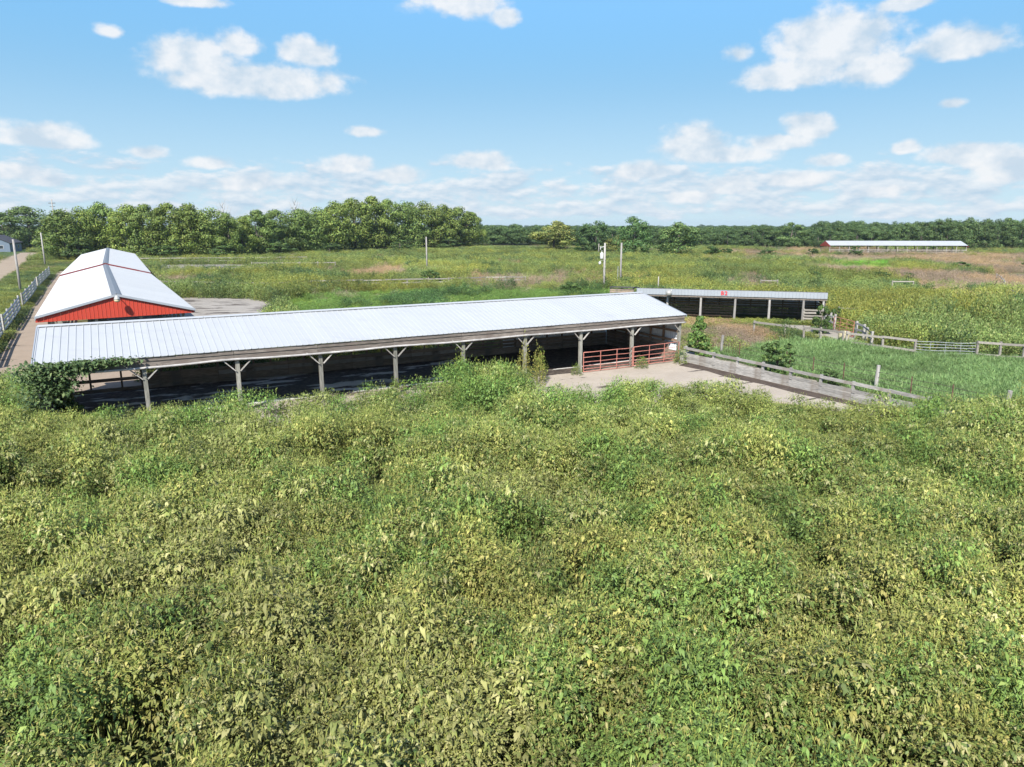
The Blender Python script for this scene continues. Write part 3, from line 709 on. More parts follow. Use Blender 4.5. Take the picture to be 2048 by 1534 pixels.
# red gable: vertical ribbed sheets
gb = 3.12
nsh = 20
for i in range(nsh):
    x0 = -HWB + 2 * HWB * i / nsh; x1 = -HWB + 2 * HWB * (i + 1) / nsh - .004
    def zt(x): return ZP - (ZP - ZE) * abs(x) / HWB - .12
    def zb_(x): return gb + .05 * (x / HWB)
    w = x1 - x0
    prof = [(x0, 0), (x0 + w * .40, 0), (x0 + w * .43, .02), (x0 + w * .50, .02), (x0 + w * .53, 0), (x0 + w * .90, 0), (x0 + w * .93, .02), (x1, .02)]
    if x0 < 0 < x1: prof.insert(4, (0, 0))
    mb = MB(); n_ = len(prof)
    for (x, d) in prof: mb.v.append((x, -.16 - d, zb_(x)))
    for (x, d) in prof: mb.v.append((x, -.16 - d, zt(x)))
    for (x, d) in prof: mb.v.append((x, -.14 - d, zb_(x)))
    for (x, d) in prof: mb.v.append((x, -.14 - d, zt(x)))
    for j in range(n_ - 1): mb.f += [(j, j + 1, n_ + j + 1, n_ + j), (2 * n_ + j + 1, 2 * n_ + j, 3 * n_ + j, 3 * n_ + j + 1), (j, 2 * n_ + j, 2 * n_ + j + 1, j + 1), (n_ + j, n_ + j + 1, 3 * n_ + j + 1, 3 * n_ + j)]
    mb.f += [(0, n_, 3 * n_, 2 * n_), (n_ - 1, 3 * n_ - 1, 4 * n_ - 1, 2 * n_ - 1)]
    mb.build('gable_panel', 'red', barn)
for x in (-3.9, -1.3, 1.3, 3.9):
    for j in range(0, 12):
        if j and abs(x) < 2: continue
        MB().box(x - .09, x + .09, .05 + j * 3.6, .23 + j * 3.6, -.05, ZE - .15 + (ZP - ZE) * (1 - abs(x) / HWB)).build('post', 'post', barn)
MB().box(-4.0, 4.0, 3.5, 3.6, 0, 1.3).build('inner_partition', 'wallboard', barn)
for x in (-4.1, 4.1):
    for k in range(3): MB().box(x - .03, x + .03, .3, 42, .3 + k * .4, .5 + k * .4).build('side_rail', 'fence', barn)
for sx in (-1, 1):
    mb = MB()
    for j in range(19):
        y = L1 + 1 + j * 3.6; xo = math.sin(R(1.2)) * (y - L1)
        mb.box(sx * 4.0 - .09 + xo, sx * 4.0 + .09 + xo, y, y + .18, -.05, ZE + .2)
    tag(mb.build('post_row', 'post', barn), None, None, None, 'stuff')
fl = thing('flood_light', 'white dusk to dawn lamp on an arm at the peak of the red gable', 'lamp', (barn.matrix_basis @ Vector((0, -.2, ZP - .08))), BYAW)
MB().tube([(0, 0, 0), (0, -.35, .06), (0, -.62, .0)], .025, 8).build('arm', 'lamp', fl, True)
MB().tube([(0, -.62, .08), (0, -.62, -.02), (0, -.62, -.12), (0, -.62, -.2)], [.08, .13, .17, .20], 14).build('housing', 'lamp', fl, True)
MB().tube([(0, -.62, -.2), (0, -.62, -.30), (0, -.62, -.36)], [.19, .17, .10], 14).build('lens', 'cream', fl, True)

# ================================================================== LOW SHED B2
a0 = Vector((12.5, 71.5)); a1 = Vector((29.35, 66.4)); ang2 = math.atan2(a1.y - a0.y, a1.x - a0.x); LB = (a1 - a0).length
b2 = thing('loafing_shed', 'low single slope shed with grey metal fascia lettered B2', 'shed', (a0.x, a0.y, 0), ang2)
np_ = 19; w = LB / np_
fm = ribbed(w, w / 3, .56, .022, .06, .012).mesh('fascia_panel', 'galv')
for i in range(np_): put('fascia_panel', fm, b2, (i * w, -.22, 2.38 + jit(.006)), (R(90), 0, 0))
rm = ribbed(w, w / 3, 6.4, .022, .06, .012).mesh('roof_panel', 'galv')
for i in range(np_): put('roof_panel', rm, b2, (i * w, -.2, 2.975), (R(-5.5), 0, 0))
MB().box(0, LB, -.205, -.15, 2.93, 2.985).build('roof_edge', 'edge', b2)
MB().box(0, LB, -.14, -.06, 2.2, 2.44).build('header_board', 'header', b2)
for s_ in (3.05, 6.25, 9.45, 12.6, 15.6, 17.3):
    MB().tube([(s_, 0, -.05), (s_ + jit(.04), jit(.03), 2.3)], [.12, .105], 10).build('post', 'pole', b2)
for s_ in np.arange(.2, LB, 1.55): MB().box(s_ - .05, s_ + .05, 5.5, 5.6, 0, 2.35).build('stud', 'stud', b2)
for i in range(np_):
    o = ribbed(w, w / 3, 1.45, .022, .06, .012).build('wall_sheet', 'liner', b2, loc=(i * w, 5.75, .95)); o.rotation_euler = (R(90), 0, 0)
for k in range(6):
    for q in range(4):
        MB().box(0, LB / 4 - .01, -.02, .02, 0, .17 if k < 5 else .12).build('wall_plank', 'wallboard', b2, loc=(q * LB / 4, 5.48 + jit(.01), .06 + k * .26 + jit(.02)))
for x in (0.06, LB - .06):
    for k in range(7): MB().box(x - .02, x + .02, .1, 5.5, .05 + k * .3, .30 + k * .3).build('wall_plank', 'wallboard', b2)
# inner plank pen in the left half
for k in range(6):
    for q in range(2):
        MB().beam((0, 0, 0), (3.1, 0, jit(.02)), .04, .15).build('pen_board', 'stud', b2, loc=(3.2 + q * 3.12, 2.0, .28 + k * .25))
for s_ in (3.2, 6.3, 9.4): MB().box(s_ - .06, s_ + .06, 2.03, 2.15, 0, 1.75).build('pen_post', 'stud', b2)
cv = bpy.data.curves.new('lettering', 'FONT'); cv.body = 'B2'; cv.size = .52; cv.extrude = .012; cv.align_x = 'CENTER'; cv.offset = .012; cv.space_character = 1.25
tmp = bpy.data.objects.new('lettering_tmp', cv); COL.objects.link(tmp)
dg = bpy.context.evaluated_depsgraph_get(); lm = bpy.data.meshes.new_from_object(tmp.evaluated_get(dg)); bpy.data.objects.remove(tmp)
lm.name = 'lettering'; lm.materials.clear(); lm.materials.append(M['letter'])
put('lettering', lm, b2, (8.38, -.262, 2.50), (R(90), 0, 0))
# white plank gate at its right end
wg = thing('plank_gate', 'grey white five board gate at the right end of the low shed', 'gate', (a0.x + (a1.x - a0.x) * .885, a0.y + (a1.y - a0.y) * .885 - .2, 0), ang2)
for k in range(5): MB().beam((0, 0, .22 + k * .27), (1.75, 0, .22 + k * .27 + jit(.02)), .04, .16).build('gate_board', 'rail', wg)
for x in (.05, 1.7): MB().box(x - .05, x + .05, .02, .09, .05, 1.42).build('gate_upright', 'rail', wg)
ln = thing('lean_to', 'dark low lean to with weathered roof left of the lettered shed', 'shed', (a0.x - 2.6, a0.y + .8, 0), ang2)
MB().prism([(-.2, 2.95), (4.2, 2.6), (4.2, 2.72), (-.2, 3.07)], 0, 2.45, 'x').build('roof', 'darkroof', ln)
for k in range(4): MB().box(0, 2.4, -.02, .02, 2.0 + k * .22, 2.18 + k * .22).build('wall_plank', 'wallboard', ln, loc=(0, 0, 0))
for x in (.05, 1.2, 2.35): MB().box(x - .06, x + .06, .03, .15, 0, 2.94).build('post', 'fence', ln)

# yard fittings right of the low shed
og = Vector((27.75, 61.9))
tube_gate('tube_gate', 'rusty orange tube gate below the right end of the low shed', 0, 3.3, 0, .12, 1.25, 6, 'redpaint', (27.85, 61.2, math.atan2(-3.3, .15)))
rail_fence('rail_fence', 'short grey fence of stout posts beside the orange gate', [(28.1, 63.6), (28.0, 61.5)], (1.3, .8), 1.45, .15, 'fence', step=1.1, postw=.17)
rail_fence('rail_fence', 'grey rail fence running from the orange gate down to the cream bin', [(28.1, 57.7), (28.0, 56.2), (27.5, 54.6), (26.8, 52.4)], (1.25, .8), 1.3, .15, 'fence', step=1.6, postw=.15)
bin_ = thing('feed_bin', 'small cream plastic bin at the corner of the rail fences', 'bin', (25.6, 54.4, 0))
MB().tube([(0, 0, 0), (0, 0, .95), (0, 0, 1.0)], [.36, .42, .38], 14).build('body', 'cream', bin_, True); MB().tube([(0, 0, .998), (0, 0, 1.06), (0, 0, 1.1)], [.44, .44, .1], 14).build('lid', 'cream', bin_, True)
rail_fence('rail_fence', 'small pale cattle rack frame standing in the tall yellow weeds', [(30.6, 66.6), (32.1, 66.0)], (1.5, 1.1), 1.5, .12, 'rail', step=1.6)

# ================================================================== UTILITY POLES
def pole(name, label, x, y, H, r=.14, group=None, tilt=0):
    t = thing(name, label, 'utility pole', (x, y, 0), 0, group)
    MB().tube([(0, 0, -.2), (0, 0, H * .5), (tilt, 0, H)], [r, r * .88, r * .74], 10).build('shaft', 'pole', t, True); return t
pA = pole('utility_pole', 'wooden utility pole carrying a white transformer and lamp behind the white roof', 12.9, 100.5, 6.7, .17)
MB().tube([(-.42, -.1, 4.5), (-.42, -.1, 4.62), (-.42, -.1, 5.25), (-.42, -.1, 5.4)], [.20, .24, .24, .16], 14).build('transformer', 'white', pA, True)
MB().tube([(-.42, -.1, 5.4), (-.42, -.1, 5.7)], [.05, .03], 8).build('bushing', 'white', pA)
MB().tube([(-.12, 0, 6.2), (-.6, -.05, 6.1)], .04, 8).build('bracket', 'white', pA)
MB().tube([(-.6, -.05, 6.25), (-.6, -.05, 5.8)], .05, 8).build('cutout_fuse', 'white', pA)
MB().tube([(-.1, -.1, 4.25), (-.55, -.5, 4.35), (-.72, -.6, 4.15)], .03, 8).build('lamp_arm', 'lamp', pA, True)
MB().tube([(-.72, -.6, 4.2), (-.72, -.6, 4.0), (-.72, -.6, 3.75)], [.1, .2, .14], 12).build('lamp_head', 'white', pA, True)
for k in range(3): MB().box(.02, .10, -.27, -.16, 2.2 + k * 1.1, 2.5 + k * 1.1).build('meter_box', 'lamp', pA)
pB = pole('utility_pole', 'bare wooden pole just right of the transformer pole', 16.1, 106.5, 6.6, .17)
MB().tube([(-.42, -.1, 0), (-.42, -.1, 3.2)], .045, 8).build('conduit', 'galv', pB)
pC = pole('utility_pole', 'lone wooden pole standing in the weeds before the windbreak with wires to both sides', -17.0, 143.9, 6.9, .17)
for dx_, dy_, zt_ in ((-26, 40, 3.0), (24, 70, 4.2)):
    L_ = 14
    MB().tube([(dx_ * q / L_, dy_ * q / L_, 6.7 + (zt_ - 6.7) * q / L_ - 3.2 * (q / L_) * (1 - q / L_)) for q in range(L_ + 1)], .022, 5).build('wire', 'wire', pC)
pole('utility_pole', 'nearer of the two wooden poles along the left lane', -69.1, 100.5, 7.2, .17, None)
pole('utility_pole', 'farther of the two wooden poles along the left lane', -108.8, 167.9, 7.5, .18, None)
pD = pole('utility_pole', 'tall dark power pole rising above the trees at the upper left', -180, 287, 19.2, .26)
MB().box(-1.3, 1.3, -.1, .1, 17.6, 17.85).build('crossarm', 'bark', pD); MB().box(-1.0, 1.0, -.1, .1, 16.3, 16.5).build('crossarm', 'bark', pD)
pole('fence_post', 'thin pale post standing just behind the left end of the lettered shed', 19.0, 93, 2.6, .09)['category'] = 'post'
pole('fence_post', 'small pale post far out in front of the dark middle tree', 28.3, 236, 3.4, .16)['category'] = 'post'
sd = thing('satellite_dish', 'small grey dish on a bent pipe beside the left end of the B2 fascia', 'dish', (15.6, 70.1, 2.5), R(-20))
MB().tube([(0, 0, -.3), (0, -.25, .1), (.1, -.3, .45)], .03, 8).build('pipe_mount', 'lamp', sd, True)
MB().tube([(-.16, -.36, .12), (-.16, -.46, .16)], [.26, .30], 14).build('reflector', 'lamp', sd, True)

# ================================================================== FAR BUILDINGS
fb = thing('open_barn', 'far long open barn with white roof and red gable before the forest', 'barn', (105.2, 243.5, 0), R(-4.5))
LF, HF, zE, zR = 43.5, 4.8, 2.75, 4.15
mesh_n = 44
an = math.atan2(zR - zE, HF); slf = math.hypot(HF, zR - zE); wf_ = LF / mesh_n
pm = ribbed(wf_, wf_ / 2, slf, .04, .1, .03).mesh('roof_panel', 'roof')
for i in range(mesh_n):
    put('roof_panel', pm, fb, (i * wf_, -HF, zE), (an, 0, 0)); put('roof_panel', pm, fb, ((i + 1) * wf_, HF, zE), (an, 0, R(180)))
MB().prism([(-HF, zE - .15), (0, zR - .1), (HF, zE - .15), (HF, zE - .4), (-HF, zE - .4)], -.05, .05, 'x').build('gable', 'red', fb)
MB().prism([(-HF, zE - .15), (0, zR - .1), (HF, zE - .15), (HF, zE - .4), (-HF, zE - .4)], LF - .05, LF + .05, 'x').build('gable', 'red', fb)
for i in range(15):
    for s_ in (-1, 1): MB().box(i * 3.08 + .05, i * 3.08 + .25, s_ * 4.3 - .1, s_ * 4.3 + .1, 0, zE + .1).build('post', 'rail', fb)
for s_ in (-4.3, 4.3):
    for z in (.6, 1.2): MB().box(0, LF, s_ - .16, s_ - .11, z, z + .2).build('rail', 'wallboard_grey', fb)
hs_ = thing('farmhouse', 'small blue grey farmhouse with dark roof beyond the lawn at far left', 'house', (-184, 260, 0), R(20))
MB().prism([(-5, 0), (5, 0), (5, 3.2), (0, 5.6), (-5, 3.2)], -7, 7, 'y').build('wall', 'bluegrey', hs_)
for s_ in (-1, 1): MB().prism([(s_ * 5.6, 2.95), (0, 5.66), (0, 5.9), (s_ * 5.6, 3.2)], -7.4, 7.4, 'y').build('roof', 'darkroof', hs_)
for x in (-2.4, 2.4):
    wq = MB().box(x - .7, x + .7, -7.06, -7.004, 1.1, 2.4).build('window', 'white', hs_); MB().box(x - .6, x + .6, -7.08, -7.065, 1.2, 2.3).build('pane', 'glass', wq)
for y in (-3, 3):
    wq = MB().box(5.004, 5.06, y - .7, y + .7, 1.1, 2.4).build('window', 'white', hs_); MB().box(5.065, 5.08, y - .6, y + .6, 1.2, 2.3).build('pane', 'glass', wq)

# ================================================================== PLANTS
def leaf_mesh(name, V, F, C, mat):
    me = bpy.data.meshes.new(name); V = np.asarray(V, np.float32); me.vertices.add(len(V)); me.vertices.foreach_set('co', V.ravel())
    F = np.asarray(F, np.int32); nf, k = F.shape
    me.loops.add(nf * k); me.loops.foreach_set('vertex_index', F.ravel()); me.polygons.add(nf)
    me.polygons.foreach_set('loop_start', np.arange(0, nf * k, k, dtype=np.int32))
    at = me.attributes.new('col', 'FLOAT_COLOR', 'POINT'); C4 = np.ones((len(V), 4), np.float32); C4[:, :3] = C; at.data.foreach_set('color', C4.ravel())
    me.materials.append(M[mat]); me.update(); me.validate(); return me
def rot_basis(d, up):
    d = d / (np.linalg.norm(d, axis=1, keepdims=True) + 1e-9)
    r = np.cross(d, up); r /= (np.linalg.norm(r, axis=1, keepdims=True) + 1e-9); return d, r, np.cross(r, d)
def leaf_strips(base, dirn, length, width, droop, col, rs, up=None):
    """pointed leaves of two bent quads; returns V, F(tris), C"""
    n = len(base)
    upv = np.tile(np.array([[0, 0, 1.0]]), (n, 1)) if up is None else up
    d, r, t = rot_basis(dirn, upv + rs.normal(0, .25, (n, 3)))
    L = length[:, None]; Wd = width[:, None]
    mid = base + d * L * .5 + t * 0.06 * L; tip = base + d * L * .95 - np.array([[0, 0, 1.0]]) * droop[:, None] * L
    V = np.stack([base, mid - r * Wd * .5, mid + r * Wd * .5, tip], 1).reshape(-1, 3)
    i = np.arange(n)[:, None] * 4; F = np.concatenate([i + np.array([[0, 2, 1]]), i + np.array([[1, 2, 3]])], 0)
    return V, F, np.repeat(col, 4, 0)
def cat(parts):
    V = []; F = []; C = []; o = 0
    for v, f, c in parts: V.append(v); F.append(f + o); C.append(c); o += len(v)
    return np.concatenate(V), np.concatenate(F), np.concatenate(C)
def unit(rs, n):
    v = rs.normal(size=(n, 3)); return v / np.linalg.norm(v, axis=1, keepdims=True)
def mixcol(rs, n, cols, w):
    k = rs.choice(len(cols), n, p=np.array(w) / sum(w)); c = np.array(cols)[k]
    return c * rs.uniform(.72, 1.28, (n, 1))
def stems(rs, tops, r=.012, col=(.16, .16, .07)):
    n = len(tops); base = tops * np.array([[.25, .25, 0]]) + rs.normal(0, .02, (n, 3)) * np.array([[1, 1, 0]])
    d = tops - base; s1 = np.tile(np.array([[r, 0, 0]]), (n, 1)); s2 = np.tile(np.array([[0, r, 0]]), (n, 1))
    V = np.stack([base - s1, base + s1, tops, base - s2, base + s2, tops], 1).reshape(-1, 3)
    i = np.arange(n)[:, None] * 6; F = np.concatenate([i + np.array([[0, 1, 2]]), i + np.array([[3, 4, 5]])], 0)
    return V, F, np.tile(np.array([col]), (len(V), 1))
def ragweed(seed, spikes=52, nl=120, rad=.46, H=1.7, cols=None, w=None, lsize=.115):
    rs = np.random.default_rng(seed)
    cols = cols or [(.150, .162, .056), (.215, .203, .090), (.090, .122, .038), (.24, .205, .075), (.275, .25, .145)]
    w = w or [4, 2, 4.2, 1.0, 1.0]
    parts = []
    a = rs.uniform(0, 2 * np.pi, nl); h = H * (1 - rs.beta(1.3, 2.2, nl) * .85); rr_ = rad * np.sqrt(rs.uniform(0, 1, nl)) * (1.1 - .55 * (h / H) ** 3)
    base = np.stack([np.cos(a) * rr_, np.sin(a) * rr_, h], 1)
    pc = mixcol(rs, nl, cols, w)
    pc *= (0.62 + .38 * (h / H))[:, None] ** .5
    for lobe in (-1, 0, 1):
        aa = a + rs.normal(0, .5, nl) * 0 + lobe * .55 + rs.normal(0, .15, nl)
        d = np.stack([np.cos(aa), np.sin(aa), rs.uniform(-1.0, .35, nl)], 1)
        ln = lsize * rs.uniform(.6, 1.35, nl) * (1.0 if lobe == 0 else .78)
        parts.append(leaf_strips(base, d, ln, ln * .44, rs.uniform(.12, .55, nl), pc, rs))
    # small upper leaves
    n2 = nl * 3
    a = rs.uniform(0, 2 * np.pi, n2); rr_ = rad * 1.05 * np.sqrt(rs.uniform(0, 1, n2)); h = H * rs.uniform(.66, 1.03, n2) - rr_ * .35
    base = np.stack([np.cos(a) * rr_, np.sin(a) * rr_, h], 1)
    aa = rs.uniform(0, 2 * np.pi, n2); d = np.stack([np.cos(aa), np.sin(aa), rs.uniform(-.2, .7, n2)], 1); ln = lsize * rs.uniform(.3, .7, n2)
    parts.append(leaf_strips(base, d, ln, ln * .48, rs.uniform(0, .4, n2), mixcol(rs, n2, cols, w), rs))
    # flower spikes, yellow green
    if spikes:
        a = rs.uniform(0, 2 * np.pi, spikes); rr_ = rad * np.sqrt(rs.uniform(0, 1, spikes)); h = H * rs.uniform(.84, 1.06, spikes) - rr_ * .3
        base = np.stack([np.cos(a) * rr_, np.sin(a) * rr_, h], 1); d = np.stack([np.cos(a) * .5, np.sin(a) * .5, np.ones(spikes)], 1) + rs.normal(0, .35, (spikes, 3))
        ln = rs.uniform(.07, .19, spikes)
        parts.append(leaf_strips(base, d, ln, np.full(spikes, .015), rs.uniform(-.1, .25, spikes), mixcol(rs, spikes, [(.20, .205, .060), (.165, .19, .055), (.24, .22, .085)], [3, 3, 1]), rs))
    ns = 7; a = rs.uniform(0, 6.28, ns); rr_ = rad * .6 * rs.uniform(.2, 1, ns); parts.append(stems(rs, np.stack([np.cos(a) * rr_, np.sin(a) * rr_, H * rs.uniform(.8, 1, ns)], 1)))
    return leaf_mesh('weed_plant', *cat(parts), 'weedleaf')
def clump(seed, nl, rad, H, lsize, cols, w, elong=.4, dirup=.4, stalk=True):
    """domed clump of small leaves for plants farther off"""
    rs = np.random.default_rng(seed); parts = []
    d = unit(rs, nl); d[:, 2] = np.abs(d[:, 2]); q = rs.uniform(.55, 1.0, nl)[:, None] ** .6
    lump = 1 + .28 * np.sin(d[:, :1] * 5 + seed) * np.cos(d[:, 1:2] * 6 + seed * 2)
    base = d * q * np.array([[rad, rad, H]]) * lump; base[:, 2] = np.maximum(base[:, 2], .03)
    dd = d * np.array([[1, 1, .6]]) + unit(rs, nl) * .8; dd[:, 2] += dirup
    ln = lsize * rs.uniform(.6, 1.4, nl)
    parts.append(leaf_strips(base, dd, ln, ln * elong, rs.uniform(0, .4, nl), mixcol(rs, nl, cols, w), rs, up=d))
    if stalk:
        ns = 6; a = rs.uniform(0, 6.28, ns); parts.append(stems(rs, np.stack([np.cos(a) * rad * .5, np.sin(a) * rad * .5, np.full(ns, H * .85)], 1), .015))
    return leaf_mesh('clump_plant', *cat(parts), 'weedleaf')
def grass(seed, nb, rad, H, cols, w, wid=.018, lean=.6, drp=.35):
    rs = np.random.default_rng(seed); a = rs.uniform(0, 6.28, nb); r0 = rad * np.sqrt(rs.uniform(0, 1, nb))
    base = np.stack([np.cos(a) * r0, np.sin(a) * r0, np.zeros(nb)], 1); b = rs.uniform(0, 6.28, nb)
    d = np.stack([np.cos(b) * lean, np.sin(b) * lean, np.ones(nb)], 1) * 1.0; d[:, :2] *= rs.uniform(.3, 1.3, (nb, 1))
    ln = H * rs.uniform(.7, 1.25, nb)
    return leaf_mesh('grass_tuft', *leaf_strips(base, d, ln, np.full(nb, wid), rs.uniform(0, drp, nb), mixcol(rs, nb, cols, w), rs), 'weedleaf')
PROTO = {}
def proto(kind, mesh_list):
    c = bpy.data.collections.new('proto_' + kind)
    for i, me in enumerate(mesh_list):
        c.objects.link(bpy.data.objects.new('%s_%02d' % (kind, i), me))
    PROTO[kind] = c
def scatter(name, label, kindname, xyz, idx, scl, rot, tint, cat_='weeds'):
    n = len(xyz); me = bpy.data.meshes.new(name); me.vertices.add(n); me.vertices.foreach_set('co', np.asarray(xyz, np.float32).ravel())
    def attr(nm, typ, key, arr, dt=np.float32): 
        at = me.attributes.new(nm, typ, 'POINT'); at.data.foreach_set(key, np.asarray(arr, dt).ravel())
    attr('pidx', 'INT', 'value', idx, np.int32); attr('pscl', 'FLOAT_VECTOR', 'vector', scl); attr('prot', 'FLOAT_VECTOR', 'vector', rot)
    t4 = np.ones((n, 4)); t4[:, :3] = tint; attr('tint', 'FLOAT_COLOR', 'color', t4)
    o = bpy.data.objects.new(name, me); COL.objects.link(o)
    ng = bpy.data.node_groups.new(name + '_scatter', 'GeometryNodeTree')
    ng.interface.new_socket('Geometry', in_out='INPUT', socket_type='NodeSocketGeometry'); ng.interface.new_socket('Geometry', in_out='OUTPUT', socket_type='NodeSocketGeometry')
    gi = ng.nodes.new('NodeGroupInput'); go = ng.nodes.new('NodeGroupOutput'); ip = ng.nodes.new('GeometryNodeInstanceOnPoints')
    ci = ng.nodes.new('GeometryNodeCollectionInfo'); ci.inputs['Collection'].default_value = PROTO[kindname]; ci.inputs['Separate Children'].default_value = True; ci.inputs['Reset Children'].default_value = True
    def na(nm, typ): 
        x = ng.nodes.new('GeometryNodeInputNamedAttribute'); x.data_type = typ; x.inputs['Name'].default_value = nm; return x.outputs['Attribute']
    L = ng.links.new
    L(gi.outputs[0], ip.inputs['Points']); L(ci.outputs[0], ip.inputs['Instance']); ip.inputs['Pick Instance'].default_value = True
    L(na('pidx', 'INT'), ip.inputs['Instance Index']); L(na('prot', 'FLOAT_VECTOR'), ip.inputs['Rotation']); L(na('pscl', 'FLOAT_VECTOR'), ip.inputs['Scale'])
    L(ip.outputs[0], go.inputs[0])
    md = o.modifiers.new('scatter', 'NODES'); md.node_group = ng
    return tag(o, label, cat_, None, 'stuff')
# world polygons of the different growths
FGB = [(-27.1, 37.0), (-26.1, 38.4), (-19.9, 30.1), (-18.0, 29.4), (-15.5, 29.0), (-13.5, 29.8), (-11.8, 30.1), (-8.7, 31.5), (-5.6, 31.8), (-4.2, 33.4), (-3.6, 35.6), (0.4, 35.8), (1.1, 32.2), (4.1, 32.2), (6.5, 32.8), (9.4, 33.1), (10.6, 32.2), (11.8, 30.6), (13.5, 29.9), (14.7, 29.2), (16.1, 28.6), (16.9, 28.4), (18.6, 29.4), (20.3, 29.9), (22.6, 30.6)]
FG = [(-16, 4), (16, 4), (34, 20), (34, 33)] + FGB[::-1] + [(-33.5, 39.5), (-40, 33)]
Z = dict(
 brown1=[(18.6, 64.8), (21.3, 60.8), (22.0, 57.2), (18.4, 51.5), (15.2, 51)],
 brown2=[(68.2, 269.8), (102.8, 258.2), (170.3, 228.8), (94.1, 125.6), (89.8, 151.1), (102.3, 195.4), (94.5, 201.9), (74.9, 201.9)],
 brown3=[(69.1, 129.7), (90.3, 120.5), (50.2, 66.2), (50.8, 78.1), (56.4, 100.1)],
 brown4=[(35.6, 114.7), (47.0, 129.7), (35.0, 96.1), (29.4, 92.3)],
 brown5=[(-31.8, 137.2), (-24.1, 155.0), (-19.3, 129.7), (-26.0, 123.0)],
 bright=[(80.9, 185.1), (101.3, 190.8), (81.3, 152.8), (67.5, 152.8)],
 grass=[(16.2, 50.2), (19, 53), (22.6, 55.6), (25.6, 54.2), (27.5, 52.1), (28.9, 50.5), (32.4, 49.6), (34.8, 48.5), (40, 46), (40, 34), (28, 33.5), (24.2, 33.4), (21.6, 38.2), (18.8, 44.2)],
 lowgreen=[(-27.0, 82.8), (-24, 95), (-8.9, 101.6), (14.4, 100.0), (13.0, 75), (8, 63), (-6.5, 58), (-14, 52), (-19.4, 64.8)])
SLABS = [[WU(-6.3, -2.0), WU(16, -2.2), WU(20, -6.6), WU(34.6, -8.4), WU(34.6, 9.6), WU(-6.3, 9.6)],
         [WU(31.9, 5), WU(35.5, 5), WU(34.9, -16), WU(31.9, -16)],
         [(-36, 62), (-30.5, 52.4), (-24.6, 47.2), (-14.8, 48.5), (-18.5, 55), (-22.4, 64), (-25, 74), (-27.5, 83), (-33, 90), (-42, 91), (-48, 86)],
         [(-70, 142), (-83, 170), (-63, 172), (-54, 151), (-59, 141)],
         [(-27.3, 39.2), (-30.5, 41), (-33.6, 43.6), (-37.6, 51.4), (-47.9, 68.8), (-62.9, 94.7), (-81.3, 126.4), (-92.5, 146.5), (-87.8, 148), (-53.5, 88), (-31.5, 50.5), (-24.2, 46.5), (-20.4, 38.8)],
         [(-47, 62), (-63.5, 86), (-85.5, 121), (-130, 194), (-161, 250), (-170, 250), (-139, 196.5), (-93, 123.6), (-71.5, 87.5), (-54.5, 62)],
         [(-82, 100), (-120, 158), (-148, 212), (-190, 290), (-260, 300), (-230, 190), (-120, 95)],
         [(90.5, 136), (98, 139), (113, 138), (118, 126), (105, 115), (92, 115), (84.5, 118.5), (82, 124), (85, 132)],
         [(23.5, 66.4), (26.8, 65.6), (29.0, 64.2), (28.6, 57.6), (27, 54.0), (25.2, 55.2), (24.8, 60)],
         [(12.0, 71.5), (29.6, 66.2), (31.2, 72.2), (14, 77.5)]]
bu = Vector((math.cos(BYAW), math.sin(BYAW))); bn = Vector((-math.sin(BYAW), math.cos(BYAW)))
def BW(x, y): q = Vector((-26.0, 46.9)) + bu * x + bn * y; return (q.x, q.y)
SLABS.append([BW(-5, -1), BW(5, -1), BW(5, 42), BW(7, 112), BW(-4, 112), BW(-5, 42)])
fbx = fb.matrix_basis
SLABS.append([tuple((fbx @ Vector(p))[:2]) for p in ((-.5, -5, 0), (44, -5, 0), (44, 5, 0), (-.5, 5, 0))])
def blocked(x, y):
    b = np.zeros(x.shape, bool)
    for p in SLABS: b |= in_poly(x, y, p)
    return b
def grid(x0, x1, y0, y1, step, seed):
    rs = np.random.default_rng(seed)
    gx, gy = np.meshgrid(np.arange(x0, x1, step), np.arange(y0, y1, step)); gx = gx.ravel(); gy = gy.ravel()
    return gx + rs.uniform(-.5, .5, gx.shape) * step, gy + rs.uniform(-.5, .5, gy.shape) * step, rs
def frustum(x, y, m=6): return (np.abs(x) < .80 * y + m)

# ---- foreground ragweed
G_ = [(.165, .185, .070), (.235, .225, .110), (.115, .160, .048), (.26, .225, .085), (.29, .275, .165)]
YEL = [(.185, .185, .060), (.235, .210, .080), (.14, .155, .052), (.28, .24, .10)]
GRN = [(.095, .145, .040), (.125, .175, .052), (.08, .122, .042), (.16, .195, .065)]
DRY = [(.205, .195, .088), (.175, .172, .070), (.14, .152, .056), (.245, .222, .118)]
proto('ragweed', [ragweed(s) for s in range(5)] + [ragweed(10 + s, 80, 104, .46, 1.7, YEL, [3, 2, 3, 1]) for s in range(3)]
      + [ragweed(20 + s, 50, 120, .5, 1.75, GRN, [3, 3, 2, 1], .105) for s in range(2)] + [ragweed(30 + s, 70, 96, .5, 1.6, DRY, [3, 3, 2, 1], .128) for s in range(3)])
def field_points(step, x0, x1, y0, y1, seed):
    x, y, rs = grid(x0, x1, y0, y1, step, seed); return x, y, rs
xs, ys, rs = field_points(.42, -42, 36, 3, 41, 5)
dj = .8 * (fbm(xs * .6, ys * .6, 77, 3) - .5)
keep = in_poly(xs + dj, ys + np.where(xs < 2, .15, np.where(xs < 11, -.55, -1.2)) + dj * 1.4, FG) & frustum(xs, ys, 5)
un = to_un(xs, ys); keep &= ~((un[0] > 31.4) & (un[0] < 34.0) & (un[1] > -16.2))
xs, ys = xs[keep], ys[keep]; n = len(xs)
big = fbm(xs * .16, ys * .16, 3, 4); mid_ = fbm(xs * .55, ys * .55, 9, 3); fine = rs.uniform(0, 1, n)
hole = fbm(xs * .75 + 40, ys * .75, 21, 3)
